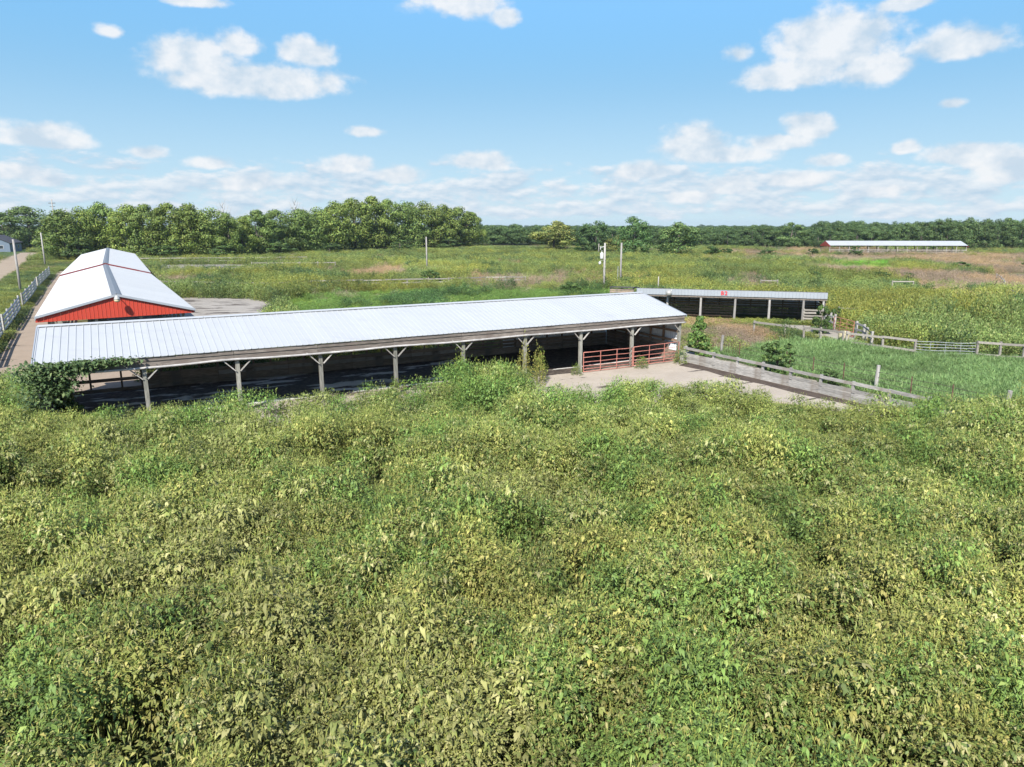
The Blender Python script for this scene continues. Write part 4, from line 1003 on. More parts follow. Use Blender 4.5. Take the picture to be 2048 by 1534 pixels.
def cells(x, y, size, seed):
    """distance to the nearest jittered clump centre (in cells) and that clump's own random numbers"""
    ix = np.floor(x / size); iy = np.floor(y / size); best = np.full(x.shape, 9.0); r1 = np.zeros(x.shape); r2 = np.zeros(x.shape)
    for ax in (-1, 0, 1):
        for ay in (-1, 0, 1):
            cx = ix + ax; cy = iy + ay
            px = (cx + .15 + .7 * _hash(cx, cy, seed)); py = (cy + .15 + .7 * _hash(cx, cy, seed + 1))
            dd = np.hypot(px - x / size, py - y / size); m_ = dd < best
            best = np.where(m_, dd, best); r1 = np.where(m_, _hash(cx, cy, seed + 2), r1); r2 = np.where(m_, _hash(cx, cy, seed + 3), r2)
    return best, r1, r2
cd, cr1, cr2 = cells(xs, ys, 1.25, 400); cd2, cs1, cs2 = cells(xs, ys, 2.6, 430)
sc = .58 + .50 * fbm(xs * .32, ys * .32, 31, 3) + .55 * (1 - np.minimum(cd * 1.25, 1) ** 2) * (.25 + 1.0 * cr1) + .16 * (cs1 - .5) + rs.normal(0, .06, n)
sc = np.where(hole < .33, sc * .36, sc); sc = np.where((hole >= .33) & (hole < .385), sc * .68, sc)
pt = .6 * fbm(xs * .28 + 9, ys * .28, 51, 3) + .2 + .40 * (cr2 - .5) + rs.normal(0, .05, n); dryf = fbm(xs * .30, ys * .30 + 30, 61, 3) + .25 * (cs2 - .5) + rs.normal(0, .06, n) - .004 * np.maximum(ys - 18, 0) * 2
idx = rs.integers(0, 5, n)
idx = np.where(pt > .60, rs.integers(5, 8, n), idx); idx = np.where(pt < .405, rs.integers(8, 10, n), idx); idx = np.where(dryf > .665, rs.integers(10, 13, n), idx)
tint = np.ones((n, 3)) * (.92 + .40 * big + .34 * (cr1 - .5) + .22 * (cs1 - .5))[:, None] * rs.uniform(.78, 1.22, (n, 1)) * np.array([[1.0, 1.05, .92]])
live = ~((hole < .34) | ((cd > .58) & (rs.uniform(0, 1, n) < .55)))
near = np.clip((ys - 14) / 22, 0, 1)[:, None]                 # fresher growth by the shed, dustier towards the camera
tint = tint * ((1 - near) * np.array([[1.04, 1.03, .92]]) + near * np.array([[.90, 1.04, .86]]))
sc = sc * np.where((ys > 26) & (xs < 24), .82, 1.0) + .45 * np.exp(-(((xs + 1.7) / 2.6) ** 2 + ((ys - 33.6) / 2.2) ** 2))
s3 = np.stack([sc ** .4 * rs.uniform(.85, 1.2, n), sc ** .4 * rs.uniform(.85, 1.2, n), sc], 1)
rot = np.stack([rs.normal(0, .10, n), rs.normal(0, .10, n), rs.uniform(0, 6.28, n)], 1)
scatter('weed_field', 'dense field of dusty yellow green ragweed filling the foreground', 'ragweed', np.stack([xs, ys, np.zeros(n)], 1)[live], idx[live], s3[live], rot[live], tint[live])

# ---- lush grass by the wire fence, grass behind the roof, verges
GR = [(.105, .155, .062), (.13, .185, .072), (.085, .13, .052), (.17, .20, .09)]
GY = [(.13, .16, .035), (.16, .19, .045), (.105, .135, .035), (.20, .20, .07)]
BRN = [(.235, .165, .115), (.28, .20, .145), (.19, .135, .09), (.20, .19, .08)]
proto('grass', [grass(s, 110, .42, .62, GR, [3, 3, 2, 1], .022, .8, .6) for s in range(3)] + [grass(10 + s, 110, .45, .8, GY, [3, 3, 2, 1], .022, .5) for s in range(3)]
      + [grass(20 + s, 120, .5, 1.0, BRN, [3, 3, 2, 1], .02, .45, .2) for s in range(3)])
x, y, rs = grid(13, 40, 32, 56, .36, 101)
uu_, nn_ = to_un(x, y)
k = (in_poly(x, y, Z['grass']) | ((uu_ > 34.9) & (uu_ < 37.5) & (nn_ > -20) & (nn_ < 1.0))) & ~blocked(x, y) & ~in_poly(x, y, FG); x, y = x[k], y[k]; n = len(x)
bl_ = fbm(x * .35, y * .35, 5, 3); yl = (fbm(x * .25, y * .25, 15, 2) + .035 * (36 - y) + .02 * (x - 26)) > .66
tint = np.where(yl[:, None], np.array([[1.0, 1.05, .85]]), np.array([[1.10, 1.22, 1.05]])) * (.62 + 1.0 * bl_)[:, None] * rs.uniform(.85, 1.15, (n, 1))
sc = .65 + .7 * bl_
scatter('lush_grass', 'lush blue green grass between the cable fence and the rail fence', 'grass', np.stack([x, y, np.zeros(n)], 1), np.where(yl, rs.integers(3, 6, n), rs.integers(0, 3, n)),
        np.stack([sc * 1.1, sc * 1.1, sc], 1), np.stack([.5 * (fbm(x * .3, y * .3, 8, 2) - .2), .9 * (fbm(x * .3 + 9, y * .3, 9, 2) - .5) + rs.normal(0, .12, n), rs.uniform(0, 6.28, n)], 1), tint, 'grass')

# ---- mid-distance pasture
GOLD = [(.165, .185, .048), (.205, .208, .055), (.125, .16, .042), (.10, .14, .04)]
MIX = [(.115, .16, .045), (.15, .185, .055), (.085, .13, .04), (.18, .185, .07)]
LOW = [(.11, .165, .04), (.14, .19, .045), (.085, .135, .035), (.17, .19, .06)]
PINK = [(.235, .16, .125), (.27, .195, .15), (.19, .135, .10), (.20, .175, .09)]
DKG = [(.05, .085, .03), (.07, .11, .038), (.04, .065, .026), (.095, .125, .05)]
proto('pasture', [clump(s, 420, .75, 1.5, .16, MIX, [3, 3, 2, 1]) for s in range(3)] + [clump(10 + s, 420, .75, 1.5, .14, GOLD, [3, 3, 2, 1]) for s in range(3)]
      + [clump(20 + s, 360, .8, .75, .13, LOW, [3, 3, 2, 1], .3, .8) for s in range(3)] + [clump(30 + s, 420, .8, 1.1, .15, PINK, [3, 3, 2, 1], .16, 1.0) for s in range(3)]
      + [clump(40 + s, 420, .85, 1.5, .17, DKG, [3, 3, 2, 1]) for s in range(2)])
XS = []; YS = []; SS = []
for (y0, y1, st, s0) in ((40, 70, .62, 1.0), (70, 110, .85, 1.0), (110, 170, 1.25, 1.15), (170, 300, 2.1, 1.7)):
    hw = .80 * y1 + 8
    x, y, rs = grid(-hw, hw, y0, y1, st, int(y0)); uu_, nn_ = to_un(x, y); cor = (uu_ > 31.5) & (uu_ < 37.5) & (nn_ > -20) & (nn_ < 1.0)
    k = frustum(x, y, 6) & ~blocked(x, y) & ~in_poly(x, y, FG) & ~in_poly(x, y, Z['grass']) & ~cor; x, y = x[k], y[k]
    XS.append(x); YS.append(y); SS.append(np.full(len(x), s0))
x = np.concatenate(XS); y = np.concatenate(YS); s0 = np.concatenate(SS); n = len(x); rs = np.random.default_rng(77)
u_, n_ = to_un(x, y)
jx = x + 6 * (fbm(x * .12, y * .12, 91, 3) - .5); jy = y + 16 * (fbm(x * .08, y * .08, 92, 3) - .5)
typ = fbm(x * .06, y * .06, 71, 4) + rs.normal(0, .07, n)
idx = np.where(typ > .52, rs.integers(3, 6, n), rs.integers(0, 3, n))
darkp = fbm(x * .22, y * .16, 81, 3) + rs.normal(0, .05, n); idx = np.where(darkp > .68, rs.integers(12, 14, n), idx)
low = in_poly(x, y, Z['lowgreen']) | in_poly(jx, jy, Z['bright']); 
idx = np.where(low & ((darkp < .66) | in_poly(x, y, Z['bright'])), rs.integers(6, 9, n), idx)
br_ = np.zeros(n, bool)
for kk in ('brown1', 'brown2', 'brown3', 'brown4', 'brown5'): br_ |= in_poly(jx, jy, Z[kk]) & (fbm(x * .14, y * .1, 33, 3) + rs.normal(0, .09, n) > .34)
rt = np.clip((x / y - .22) / .25, 0, 1) * np.clip((y - 88) / 30, 0, 1)
sp_ = (fbm(x * .055 + 50, y * .035, 34, 4) + rs.normal(0, .05, n) + .24 * rt > .70) & (y > 85)
idx = np.where(br_ | sp_, rs.integers(9, 12, n), idx)
hgt = .55 + .95 * fbm(x * .16, y * .16, 41, 3) + rs.normal(0, .08, n)
hill = np.exp(-(((x - 44) / 12) ** 2 + ((y - 63) / 9) ** 2)); hgt = hgt + .75 * hill
hgt = np.where(low, hgt * .8, hgt)
hgt = np.where(fbm(x * .3, y * .3, 43, 2) < .30, hgt * .55, hgt)
lft = (x < -.55 * y) & (y < 190); hgt = np.where(lft, hgt * .26, hgt)
strip = (x < -30) & in_poly(x, y, [(-32, 41), (-40, 41), (-60, 80), (-92, 140), (-88, 142), (-61, 95), (-46, 69), (-32, 44)]); hgt = np.where(strip, .24, hgt)
hgt = hgt * np.clip(1.15 - (y - 80) / 260, .62, 1.0)
yard = in_poly(x, y, [(9, 60), (10.5, 74), (30.5, 68.5), (29, 56), (26.2, 51.4), (22, 55.5), (18, 52), (14.6, 50.5), (12.0, 52)]); hgt = np.where(yard, .28, hgt)
b1 = in_poly(x, y, Z['brown1']); hgt = np.where(b1, .50, hgt); idx = np.where((b1 | (yard & (x < 22))) & (rs.uniform(0, 1, n) < .75), rs.integers(9, 12, n), idx)
tint = np.ones((n, 3)) * (.62 + 1.15 * fbm(x * .09, y * .06, 45, 4))[:, None] * rs.uniform(.72, 1.3, (n, 1))
tint *= np.where((fbm(x * .12 + 7, y * .07, 46, 3) > .52)[:, None], np.array([[1.12, 1.06, .85]]), np.array([[.98, 1.02, 1.0]]))
tint[in_poly(jx, jy, Z['bright'])] *= np.array([.9, 1.2, .7])
tint = np.where(low[:, None], tint * np.array([[.92, 1.08, .95]]), tint)
w3 = s0 * (.75 + .4 * rs.uniform(0, 1, n))
scatter('pasture_weeds', 'rough pasture of mixed tall weeds and brush spreading to the tree lines', 'pasture', np.stack([x, y, np.zeros(n)], 1), idx, np.stack([w3, w3, np.sqrt(s0) * hgt], 1),
        np.stack([rs.normal(0, .08, n), rs.normal(0, .08, n), rs.uniform(0, 6.28, n)], 1), tint)
# ---- lawn and verge tufts
x, y, rs = grid(-230, -40, 45, 260, 1.5, 301)
k = (in_poly(x, y, SLABS[6]) | ((x < -30) & in_poly(x, y, [(-36, 44), (-33, 44), (-58, 84), (-95, 148), (-165, 262), (-175, 262), (-100, 130), (-60, 70)]))) & frustum(x, y, 4) & ~in_poly(x, y, SLABS[5]) & ~in_poly(x, y, SLABS[4])
x, y = x[k], y[k]; n = len(x); lw = in_poly(x, y, SLABS[6])
sc = np.where(lw, .35, .55) * rs.uniform(.7, 1.3, n)
scatter('verge_grass', 'short grass of the lawn and verges along the sandy track', 'grass', np.stack([x, y, np.zeros(n)], 1), np.where(lw, rs.integers(0, 3, n), rs.integers(3, 6, n)),
        np.stack([1.7 + 0 * sc, 1.7 + 0 * sc, sc], 1), np.stack([0 * x, 0 * x, rs.uniform(0, 6.28, n)], 1), np.ones((n, 3)) * rs.uniform(.8, 1.2, (n, 1)), 'grass')

# ================================================================== TREES
def tree_mesh(seed, nclump, nleaf, lsize, shape='round', cols=None, w=None, H=10.0, Rd=4.5, base=.06):
    rs = np.random.default_rng(seed)
    cols = cols or [(.080, .138, .044), (.108, .165, .052), (.060, .108, .038), (.145, .185, .060)]; w = w or [3, 3, 2, 1.4]
    # a few big boughs, each carrying several leaf clumps, make an uneven outline
    nb_ = 9; bz = rs.uniform(.22, .95, nb_); bz[0] = .97; ba = rs.uniform(0, 6.28, nb_)
    def prof(z):
        if shape == 'round': return np.sqrt(np.clip(1 - ((z - .42) / .60) ** 2, .03, 1))
        if shape == 'cone': return np.clip(1.05 - z, .08, 1) ** .7
        return np.clip(.55 + .75 * z - 1.7 * np.clip(z - .62, 0, 1), .15, 1)
    bi = rs.integers(0, nb_, nclump); free = rs.uniform(0, 1, nclump) < .58
    cz = np.where(free, rs.uniform(base, .93, nclump), np.clip(bz[bi] + rs.normal(0, .09, nclump), base, 1.0))
    ang = np.where(free, rs.uniform(0, 6.28, nclump), ba[bi] + rs.normal(0, .35, nclump)); pr = prof(cz)
    rad_ = Rd * pr * np.where(free, rs.uniform(.35, .95, nclump) ** .5, rs.uniform(.75, 1.12, nclump))
    cr = Rd * rs.uniform(.20, .40, nclump) * (1.1 - .3 * cz)
    C_ = np.stack([np.cos(ang) * np.maximum(rad_ - cr * .6, 0), np.sin(ang) * np.maximum(rad_ - cr * .6, 0), cz * H * .93], 1)
    n = nclump * nleaf; ci = np.repeat(np.arange(nclump), nleaf)
    d = unit(rs, n); d[:, 2] = d[:, 2] * .9 + .12; q = rs.uniform(.35, 1.0, n) ** .5
    pos = C_[ci] + d * (cr[ci] * q)[:, None] * np.array([[1, 1, .8]])
    pos[:, 2] = np.maximum(pos[:, 2], .05 * H)
    nrm = d + unit(rs, n) * .38; tang = np.cross(nrm, unit(rs, n)); tang /= np.linalg.norm(tang, axis=1, keepdims=True) + 1e-9
    bit = np.cross(nrm, tang); bit /= np.linalg.norm(bit, axis=1, keepdims=True) + 1e-9
    s = lsize * rs.uniform(.6, 1.35, n)[:, None]
    V = np.stack([pos - tang * s * .6, pos - bit * s * .38, pos + tang * s * .6, pos + bit * s * .38], 1).reshape(-1, 3)
    F = np.arange(4 * n).reshape(n, 4)
    cc = np.repeat(rs.uniform(.78, 1.25, nclump), nleaf)[:, None]
    C = mixcol(rs, n, cols, w) * cc
    crown = leaf_mesh('crown', V, F, np.repeat(C, 4, 0), 'treeleaf')
    tr = MB(); tr.tube([(0, 0, -.2), (rs.normal(0, .05), 0, H * .3), (rs.normal(0, .15), rs.normal(0, .15), H * .7)], [H * .026, H * .02, H * .008], 8)
    for k in range(7):
        c = C_[rs.integers(0, nclump)]; z0 = H * rs.uniform(.12, .5)
        tr.tube([(0, 0, z0), (c[0] * .5, c[1] * .5, z0 + (c[2] - z0) * .6), tuple(c)], [H * .010, H * .006, H * .003], 6)
    return crown, tr.mesh('trunk', 'bark', True)
TM = {}
LGT = [(.145, .175, .045), (.185, .205, .055), (.11, .14, .04), (.25, .24, .07)]
for k in range(6): TM['wind%d' % k] = tree_mesh(100 + k, 80, 120, .27, 'round', [(.105, .165, .040), (.140, .195, .048), (.075, .125, .034), (.160, .200, .055)], [3, 3, 2, 1.3])
for k in range(5): TM['wood%d' % k] = tree_mesh(200 + k, 60, 110, .30, 'round')
for k in range(2): TM['yellow%d' % k] = tree_mesh(300 + k, 60, 120, .34, 'round', LGT, [3, 3, 1.5, 2], base=.04)
for k in range(2): TM['tall%d' % k] = tree_mesh(320 + k, 60, 110, .32, 'vase')
for k in range(3): TM['bush%d' % k] = tree_mesh(400 + k, 34, 90, .55, 'round', [(.060, .110, .030), (.085, .14, .036), (.045, .08, .026), (.12, .16, .045)], [3, 3, 2, 1.4], base=.02)
for k in range(2): TM['sapling%d' % k] = tree_mesh(420 + k, 40, 60, .62, 'cone', [(.075, .14, .035), (.10, .17, .04), (.055, .10, .03), (.16, .19, .06)], [3, 3, 2, 1.4], base=.05)
def tree(name, label, mesh, x, y, H, wid, tint=(1, 1, 1), group=None, cat_='tree', rz=None):
    """a tree of height H and crown width wid"""
    wid *= 1.32 if mesh.startswith('wind') else (1.12 if mesh.startswith('wood') else 1.0)
    H *= (.84 if x < 110 and y > 235 else .97) if mesh.startswith('wood') else .98
    t = thing(name, label, cat_, (x, y, 0), random.uniform(0, 6.28) if rz is None else rz, group)
    t.scale = (wid / 9.0, wid / 9.0 * random.uniform(.92, 1.08), H / 10.0)
    c = put('crown', TM[mesh][0], t); c.color = tint + (1,); put('trunk', TM[mesh][1], t); return t
def tnt(a=1.0, yl=0.0): b = random.uniform(.85, 1.15) * a; return (b * (1 + yl), b * (1 + yl * .5), b * (1 - yl * .4))
tree('broadleaf_tree', 'dark tree at the extreme left edge, partly outside the photo', 'wind0', -205.0, 277.5, 14.9, 15.0, tnt(0.85, -0.05), 'trees beyond the lawn', 'tree')
tree('broadleaf_tree', 'dark tree left of the broad rounded one beyond the lawn', 'wind1', -194.8, 277.5, 14.1, 12.9, tnt(0.85, -0.05), 'trees beyond the lawn', 'tree')
tree('broadleaf_tree', 'broad rounded tree left of the tall power pole', 'wind2', -196.7, 296.1, 17.0, 19.5, tnt(0.85, -0.05), 'trees beyond the lawn', 'tree')
tree('broadleaf_tree', 'pale green tree, first from the left in the windbreak row behind the red barn', 'wind3', -120.4, 195.4, 13.7, 10.9, tnt(0.96, 0.05), 'windbreak trees behind the barn', 'tree')
tree('broadleaf_tree', 'yellowish tree, second from the left in the windbreak row behind the red barn', 'wind4', -118.9, 201.3, 14.5, 10.3, tnt(0.99, 0.20), 'windbreak trees behind the barn', 'tree')
tree('broadleaf_tree', 'slender tall tree, third from the left in the windbreak row behind the red barn', 'wind5', -116.7, 207.7, 15.7, 9.7, tnt(1.06, 0.00), 'windbreak trees behind the barn', 'tree')
tree('broadleaf_tree', 'rounded tree, fourth from the left in the windbreak row behind the red barn', 'wind0', -107.9, 204.5, 15.0, 10.5, tnt(1.05, 0.20), 'windbreak trees behind the barn', 'tree')
tree('broadleaf_tree', 'full tree, fifth from the left in the windbreak row behind the red barn', 'wind1', -102.3, 204.5, 15.0, 10.2, tnt(0.96, 0.05), 'windbreak trees behind the barn', 'tree')
tree('broadleaf_tree', 'broad tree, sixth from the left in the windbreak row behind the red barn', 'wind2', -96.2, 204.5, 15.5, 11.1, tnt(0.95, 0.20), 'windbreak trees behind the barn', 'tree')
tree('broadleaf_tree', 'tall tree, seventh from the left in the windbreak row behind the red barn', 'wind3', -90.1, 204.5, 15.5, 10.5, tnt(1.04, 0.20), 'windbreak trees behind the barn', 'tree')
tree('broadleaf_tree', 'yellow tipped tree, eighth from the left in the windbreak row behind the red barn', 'wind4', -85.7, 207.7, 14.4, 10.6, tnt(1.00, 0.05), 'windbreak trees behind the barn', 'tree')
tree('broadleaf_tree', 'low tree, ninth from the left in the windbreak row behind the red barn', 'wind5', -81.1, 207.7, 12.8, 7.7, tnt(0.96, 0.05), 'windbreak trees behind the barn', 'tree')
tree('broadleaf_tree', 'short tree, tenth from the left in the windbreak row behind the red barn', 'wind0', -79.7, 214.4, 11.8, 7.7, tnt(1.12, 0.20), 'windbreak trees behind the barn', 'tree')
tree('broadleaf_tree', 'rounded tree, eleventh from the left in the windbreak row behind the red barn', 'wind1', -77.6, 221.6, 13.8, 10.3, tnt(1.09, 0.00), 'windbreak trees behind the barn', 'tree')
tree('broadleaf_tree', 'full tree, twelfth from the left in the windbreak row behind the red barn', 'wind2', -74.0, 229.3, 14.2, 11.4, tnt(0.94, 0.00), 'windbreak trees behind the barn', 'tree')
tree('broadleaf_tree', 'bushy tree, thirteenth from the left in the windbreak row behind the red barn', 'wind3', -69.7, 237.6, 14.8, 12.2, tnt(0.98, 0.00), 'windbreak trees behind the barn', 'tree')
tree('broadleaf_tree', 'broad tree, fourteenth from the left in the windbreak row behind the red barn', 'wind4', -65.5, 246.5, 15.5, 12.6, tnt(1.11, 0.12), 'windbreak trees behind the barn', 'tree')
tree('broadleaf_tree', 'tall tree, fifteenth from the left in the windbreak row behind the red barn', 'wind5', -60.4, 251.1, 17.3, 12.4, tnt(1.02, 0.20), 'windbreak trees behind the barn', 'tree')
tree('broadleaf_tree', 'yellow tipped tree, sixteenth from the left in the windbreak row behind the red barn', 'wind0', -56.3, 261.1, 18.7, 13.3, tnt(1.08, 0.20), 'windbreak trees behind the barn', 'tree')
tree('broadleaf_tree', 'tallest tree, seventeenth from the left in the windbreak row behind the red barn', 'wind1', -51.5, 266.3, 19.6, 13.2, tnt(1.00, 0.20), 'windbreak trees behind the barn', 'tree')
tree('broadleaf_tree', 'narrow tree, eighteenth from the left in the windbreak row behind the red barn', 'wind2', -45.8, 271.8, 18.9, 11.8, tnt(1.14, 0.05), 'windbreak trees behind the barn', 'tree')
tree('broadleaf_tree', 'narrow dark tree, nineteenth from the left in the windbreak row behind the red barn', 'wind3', -40.3, 277.5, 18.4, 12.0, tnt(1.12, 0.00), 'windbreak trees behind the barn', 'tree')
tree('broadleaf_tree', 'tall dark tree, twentieth from the left in the windbreak row behind the red barn', 'wind4', -34.1, 283.4, 18.8, 13.2, tnt(0.91, 0.20), 'windbreak trees behind the barn', 'tree')
tree('broadleaf_tree', 'broad tree, twenty-first from the left in the windbreak row behind the red barn', 'wind5', -27.6, 289.6, 17.3, 13.4, tnt(0.95, 0.20), 'windbreak trees behind the barn', 'tree')
tree('broadleaf_tree', 'rounded pale tree, twenty-second from the left in the windbreak row behind the red barn', 'wind0', -21.3, 296.1, 16.7, 13.3, tnt(1.09, 0.12), 'windbreak trees behind the barn', 'tree')
tree('broadleaf_tree', 'low outer tree, twenty-third from the left in the windbreak row behind the red barn', 'wind1', -16.7, 302.8, 14.6, 9.8, tnt(1.01, 0.20), 'windbreak trees behind the barn', 'tree')
tree('thicket', 'dark green thicket under the windbreak, first from the left', 'bush0', -115.3, 192.5, 5.3, 7.5, tnt(.8), 'thickets under the windbreak', 'bush')
tree('thicket', 'dark green thicket under the windbreak, second from the left', 'bush1', -94.0, 195.4, 4.2, 9.1, tnt(.8), 'thickets under the windbreak', 'bush')
tree('thicket', 'dark green thicket under the windbreak, third from the left', 'bush2', -79.6, 198.3, 3.9, 7.7, tnt(.8), 'thickets under the windbreak', 'bush')
tree('thicket', 'dark green thicket under the windbreak, fourth from the left', 'bush0', -70.0, 218.0, 4.6, 10.1, tnt(.8), 'thickets under the windbreak', 'bush')
tree('thicket', 'dark green thicket under the windbreak, fifth from the left', 'bush1', -58.8, 233.4, 3.9, 9.0, tnt(.8), 'thickets under the windbreak', 'bush')
tree('thicket', 'dark green thicket under the windbreak, sixth from the left', 'bush2', -40.4, 261.1, 4.4, 10.1, tnt(.8), 'thickets under the windbreak', 'bush')
tree('thicket', 'dark green thicket under the windbreak, seventh from the left', 'bush0', -23.8, 277.5, 4.5, 9.7, tnt(.8), 'thickets under the windbreak', 'bush')
tree('broadleaf_tree', 'round yellow green tree standing alone right of the windbreak', 'yellow0', 15.0, 261.1, 11.1, 16.2, tnt(1.15, -.02), None, 'tree')
tree('broadleaf_tree', 'dark loose crowned tree behind the transformer pole', 'tall0', 27.8, 241.9, 10.9, 12.4, (.72, .80, .85), None, 'tree')
tree('broadleaf_tree', 'low light green tree between the two utility poles', 'yellow1', 35.2, 237.6, 6.1, 9.2, tnt(.85), None, 'tree')
tree('broadleaf_tree', 'tall full dark green tree just right of the bare pole', 'wood1', 37.4, 221.6, 12.1, 12.4, (.85, 1.0, .95), None, 'tree')
tree('broadleaf_tree', 'grey green round tree fourth from the yellow green one', 'wood2', 49.2, 214.4, 10.3, 13.0, (1.1, 1.1, 1.05), None, 'tree')
tree('shrub', 'dark low bush right of the grey green round tree', 'bush0', 59.5, 214.4, 3.3, 6.3, (.55, .66, .62), None, 'bush')
tree('shrub', 'small dark bush at the end of the tree group', 'bush1', 64.6, 218.0, 2.5, 4.1, (.55, .66, .62), None, 'bush')
tree('shrub', 'low dark bush under the dark loose crowned tree', 'bush2', 24.0, 246.5, 3.5, 6.9, (.6,.75,.6), None, 'bush')
tree('forest_tree', 'dark tree between windbreak and yellow green tree, first from the left', 'wood3', -15.2, 359.2, 12.0, 13.9, tnt(0.91, -.05), 'dark trees right of the windbreak', 'tree')
tree('forest_tree', 'dark tree between windbreak and yellow green tree, second from the left', 'wood4', -9.2, 353.8, 11.4, 11.0, tnt(0.96, -.05), 'dark trees right of the windbreak', 'tree')
tree('forest_tree', 'dark tree between windbreak and yellow green tree, third from the left', 'wood4', -4.2, 353.3, 11.1, 12.8, tnt(0.90, -.05), 'dark trees right of the windbreak', 'tree')
tree('forest_tree', 'dark tree between windbreak and yellow green tree, fourth from the left', 'wood0', 1.8, 352.9, 11.8, 13.5, tnt(1.00, -.05), 'dark trees right of the windbreak', 'tree')
tree('forest_tree', 'dark tree between windbreak and yellow green tree, fifth from the left', 'wood3', 9.9, 366.9, 11.0, 10.8, tnt(0.84, -.05), 'dark trees right of the windbreak', 'tree')
tree('forest_tree', 'distant tree behind the lone middle trees, first from the yellow green one', 'wood4', 16.3, 343.0, 10.2, 10.2, tnt(0.92, -.08), 'far tree band behind the middle trees', 'tree')
tree('forest_tree', 'distant tree behind the lone middle trees, second from the yellow green one', 'wood2', 22.6, 344.2, 9.1, 13.7, tnt(0.81, -.08), 'far tree band behind the middle trees', 'tree')
tree('forest_tree', 'distant tree behind the lone middle trees, third from the yellow green one', 'wood0', 30.2, 347.9, 9.5, 13.7, tnt(0.80, -.08), 'far tree band behind the middle trees', 'tree')
tree('forest_tree', 'distant tree behind the lone middle trees, fourth from the yellow green one', 'wood2', 35.1, 345.2, 9.4, 13.5, tnt(0.97, -.08), 'far tree band behind the middle trees', 'tree')
tree('forest_tree', 'distant tree behind the lone middle trees, fifth from the yellow green one', 'wood4', 41.5, 343.6, 9.7, 13.2, tnt(0.91, -.08), 'far tree band behind the middle trees', 'tree')
tree('forest_tree', 'distant tree behind the lone middle trees, sixth from the yellow green one', 'wood4', 48.2, 347.5, 9.0, 12.5, tnt(0.92, -.08), 'far tree band behind the middle trees', 'tree')
tree('forest_tree', 'distant tree behind the lone middle trees, seventh from the yellow green one', 'wood2', 53.3, 335.8, 9.7, 11.8, tnt(0.72, -.08), 'far tree band behind the middle trees', 'tree')
tree('forest_tree', 'distant tree behind the lone middle trees, eighth from the yellow green one', 'wood0', 60.6, 343.0, 9.5, 12.2, tnt(0.76, -.08), 'far tree band behind the middle trees', 'tree')
tree('forest_tree', 'distant tree behind the lone middle trees, ninth from the yellow green one', 'wood2', 67.0, 340.0, 9.9, 11.2, tnt(0.92, -.08), 'far tree band behind the middle trees', 'tree')
tree('forest_tree', 'far wood tree right of the grey green tree, first toward the white barn', 'wood0', 64.6, 307.2, 9.8, 9.1, tnt(0.82, -.06), 'far tree band left of the open barn', 'tree')
tree('forest_tree', 'far wood tree right of the grey green tree, second toward the white barn', 'wood4', 69.3, 308.4, 9.4, 10.2, tnt(0.81, -.06), 'far tree band left of the open barn', 'tree')
tree('forest_tree', 'far wood tree right of the grey green tree, third toward the white barn', 'wood2', 76.4, 311.4, 9.0, 9.5, tnt(0.95, -.06), 'far tree band left of the open barn', 'tree')
tree('forest_tree', 'far wood tree right of the grey green tree, fourth toward the white barn', 'wood1', 79.4, 304.5, 8.9, 9.6, tnt(0.95, -.06), 'far tree band left of the open barn', 'tree')
tree('forest_tree', 'far wood tree right of the grey green tree, fifth toward the white barn', 'wood3', 87.8, 313.0, 9.6, 9.5, tnt(0.89, -.06), 'far tree band left of the open barn', 'tree')
tree('forest_tree', 'far wood tree right of the grey green tree, sixth toward the white barn', 'wood1', 90.6, 304.8, 8.9, 11.6, tnt(0.77, -.06), 'far tree band left of the open barn', 'tree')
tree('forest_tree', 'far wood tree right of the grey green tree, seventh toward the white barn', 'wood4', 98.3, 311.8, 9.0, 9.9, tnt(0.75, -.06), 'far tree band left of the open barn', 'tree')
tree('forest_tree', 'far wood tree right of the grey green tree, eighth toward the white barn', 'wood4', 102.7, 309.6, 11.4, 10.0, tnt(0.95, -.06), 'far tree band left of the open barn', 'tree')
tree('forest_tree', 'far wood tree right of the grey green tree, ninth toward the white barn', 'wood2', 108.5, 308.3, 10.6, 10.4, tnt(0.87, -.06), 'far tree band left of the open barn', 'tree')
tree('forest_tree', 'far wood tree right of the grey green tree, tenth toward the white barn', 'wood3', 112.7, 305.9, 9.2, 10.8, tnt(0.73, -.06), 'far tree band left of the open barn', 'tree')
tree('forest_tree', 'far wood tree right of the grey green tree, eleventh toward the white barn', 'wood3', 121.2, 310.9, 9.5, 12.0, tnt(1.00, -.06), 'far tree band left of the open barn', 'tree')
tree('forest_tree', 'tall dark tree rising above the far wood left of the open barn', 'wood3', 104.8, 302.8, 11.4, 11.2, tnt(.75, -.05), None, 'tree')
tree('forest_tree', 'full pale tree nearest the red gable of the open barn', 'wood4', 113.7, 296.1, 10.9, 12.8, tnt(1.0, .02), None, 'tree')
tree('forest_tree', 'forest tree behind the open barn roof, first from its red gable', 'wood1', 119.8, 296.8, 6.8, 10.1, tnt(0.93, -.04), 'forest behind the open barn', 'tree')
tree('forest_tree', 'forest tree behind the open barn roof, second from its red gable', 'wood4', 124.0, 293.5, 7.0, 9.3, tnt(0.74, -.04), 'forest behind the open barn', 'tree')
tree('forest_tree', 'forest tree behind the open barn roof, third from its red gable', 'wood1', 129.3, 295.1, 8.0, 11.4, tnt(0.91, -.04), 'forest behind the open barn', 'tree')
tree('forest_tree', 'forest tree behind the open barn roof, fourth from its red gable', 'wood3', 133.7, 291.7, 7.5, 8.6, tnt(0.93, -.04), 'forest behind the open barn', 'tree')
tree('forest_tree', 'forest tree behind the open barn roof, fifth from its red gable', 'wood0', 142.4, 299.6, 8.4, 10.1, tnt(0.98, -.04), 'forest behind the open barn', 'tree')
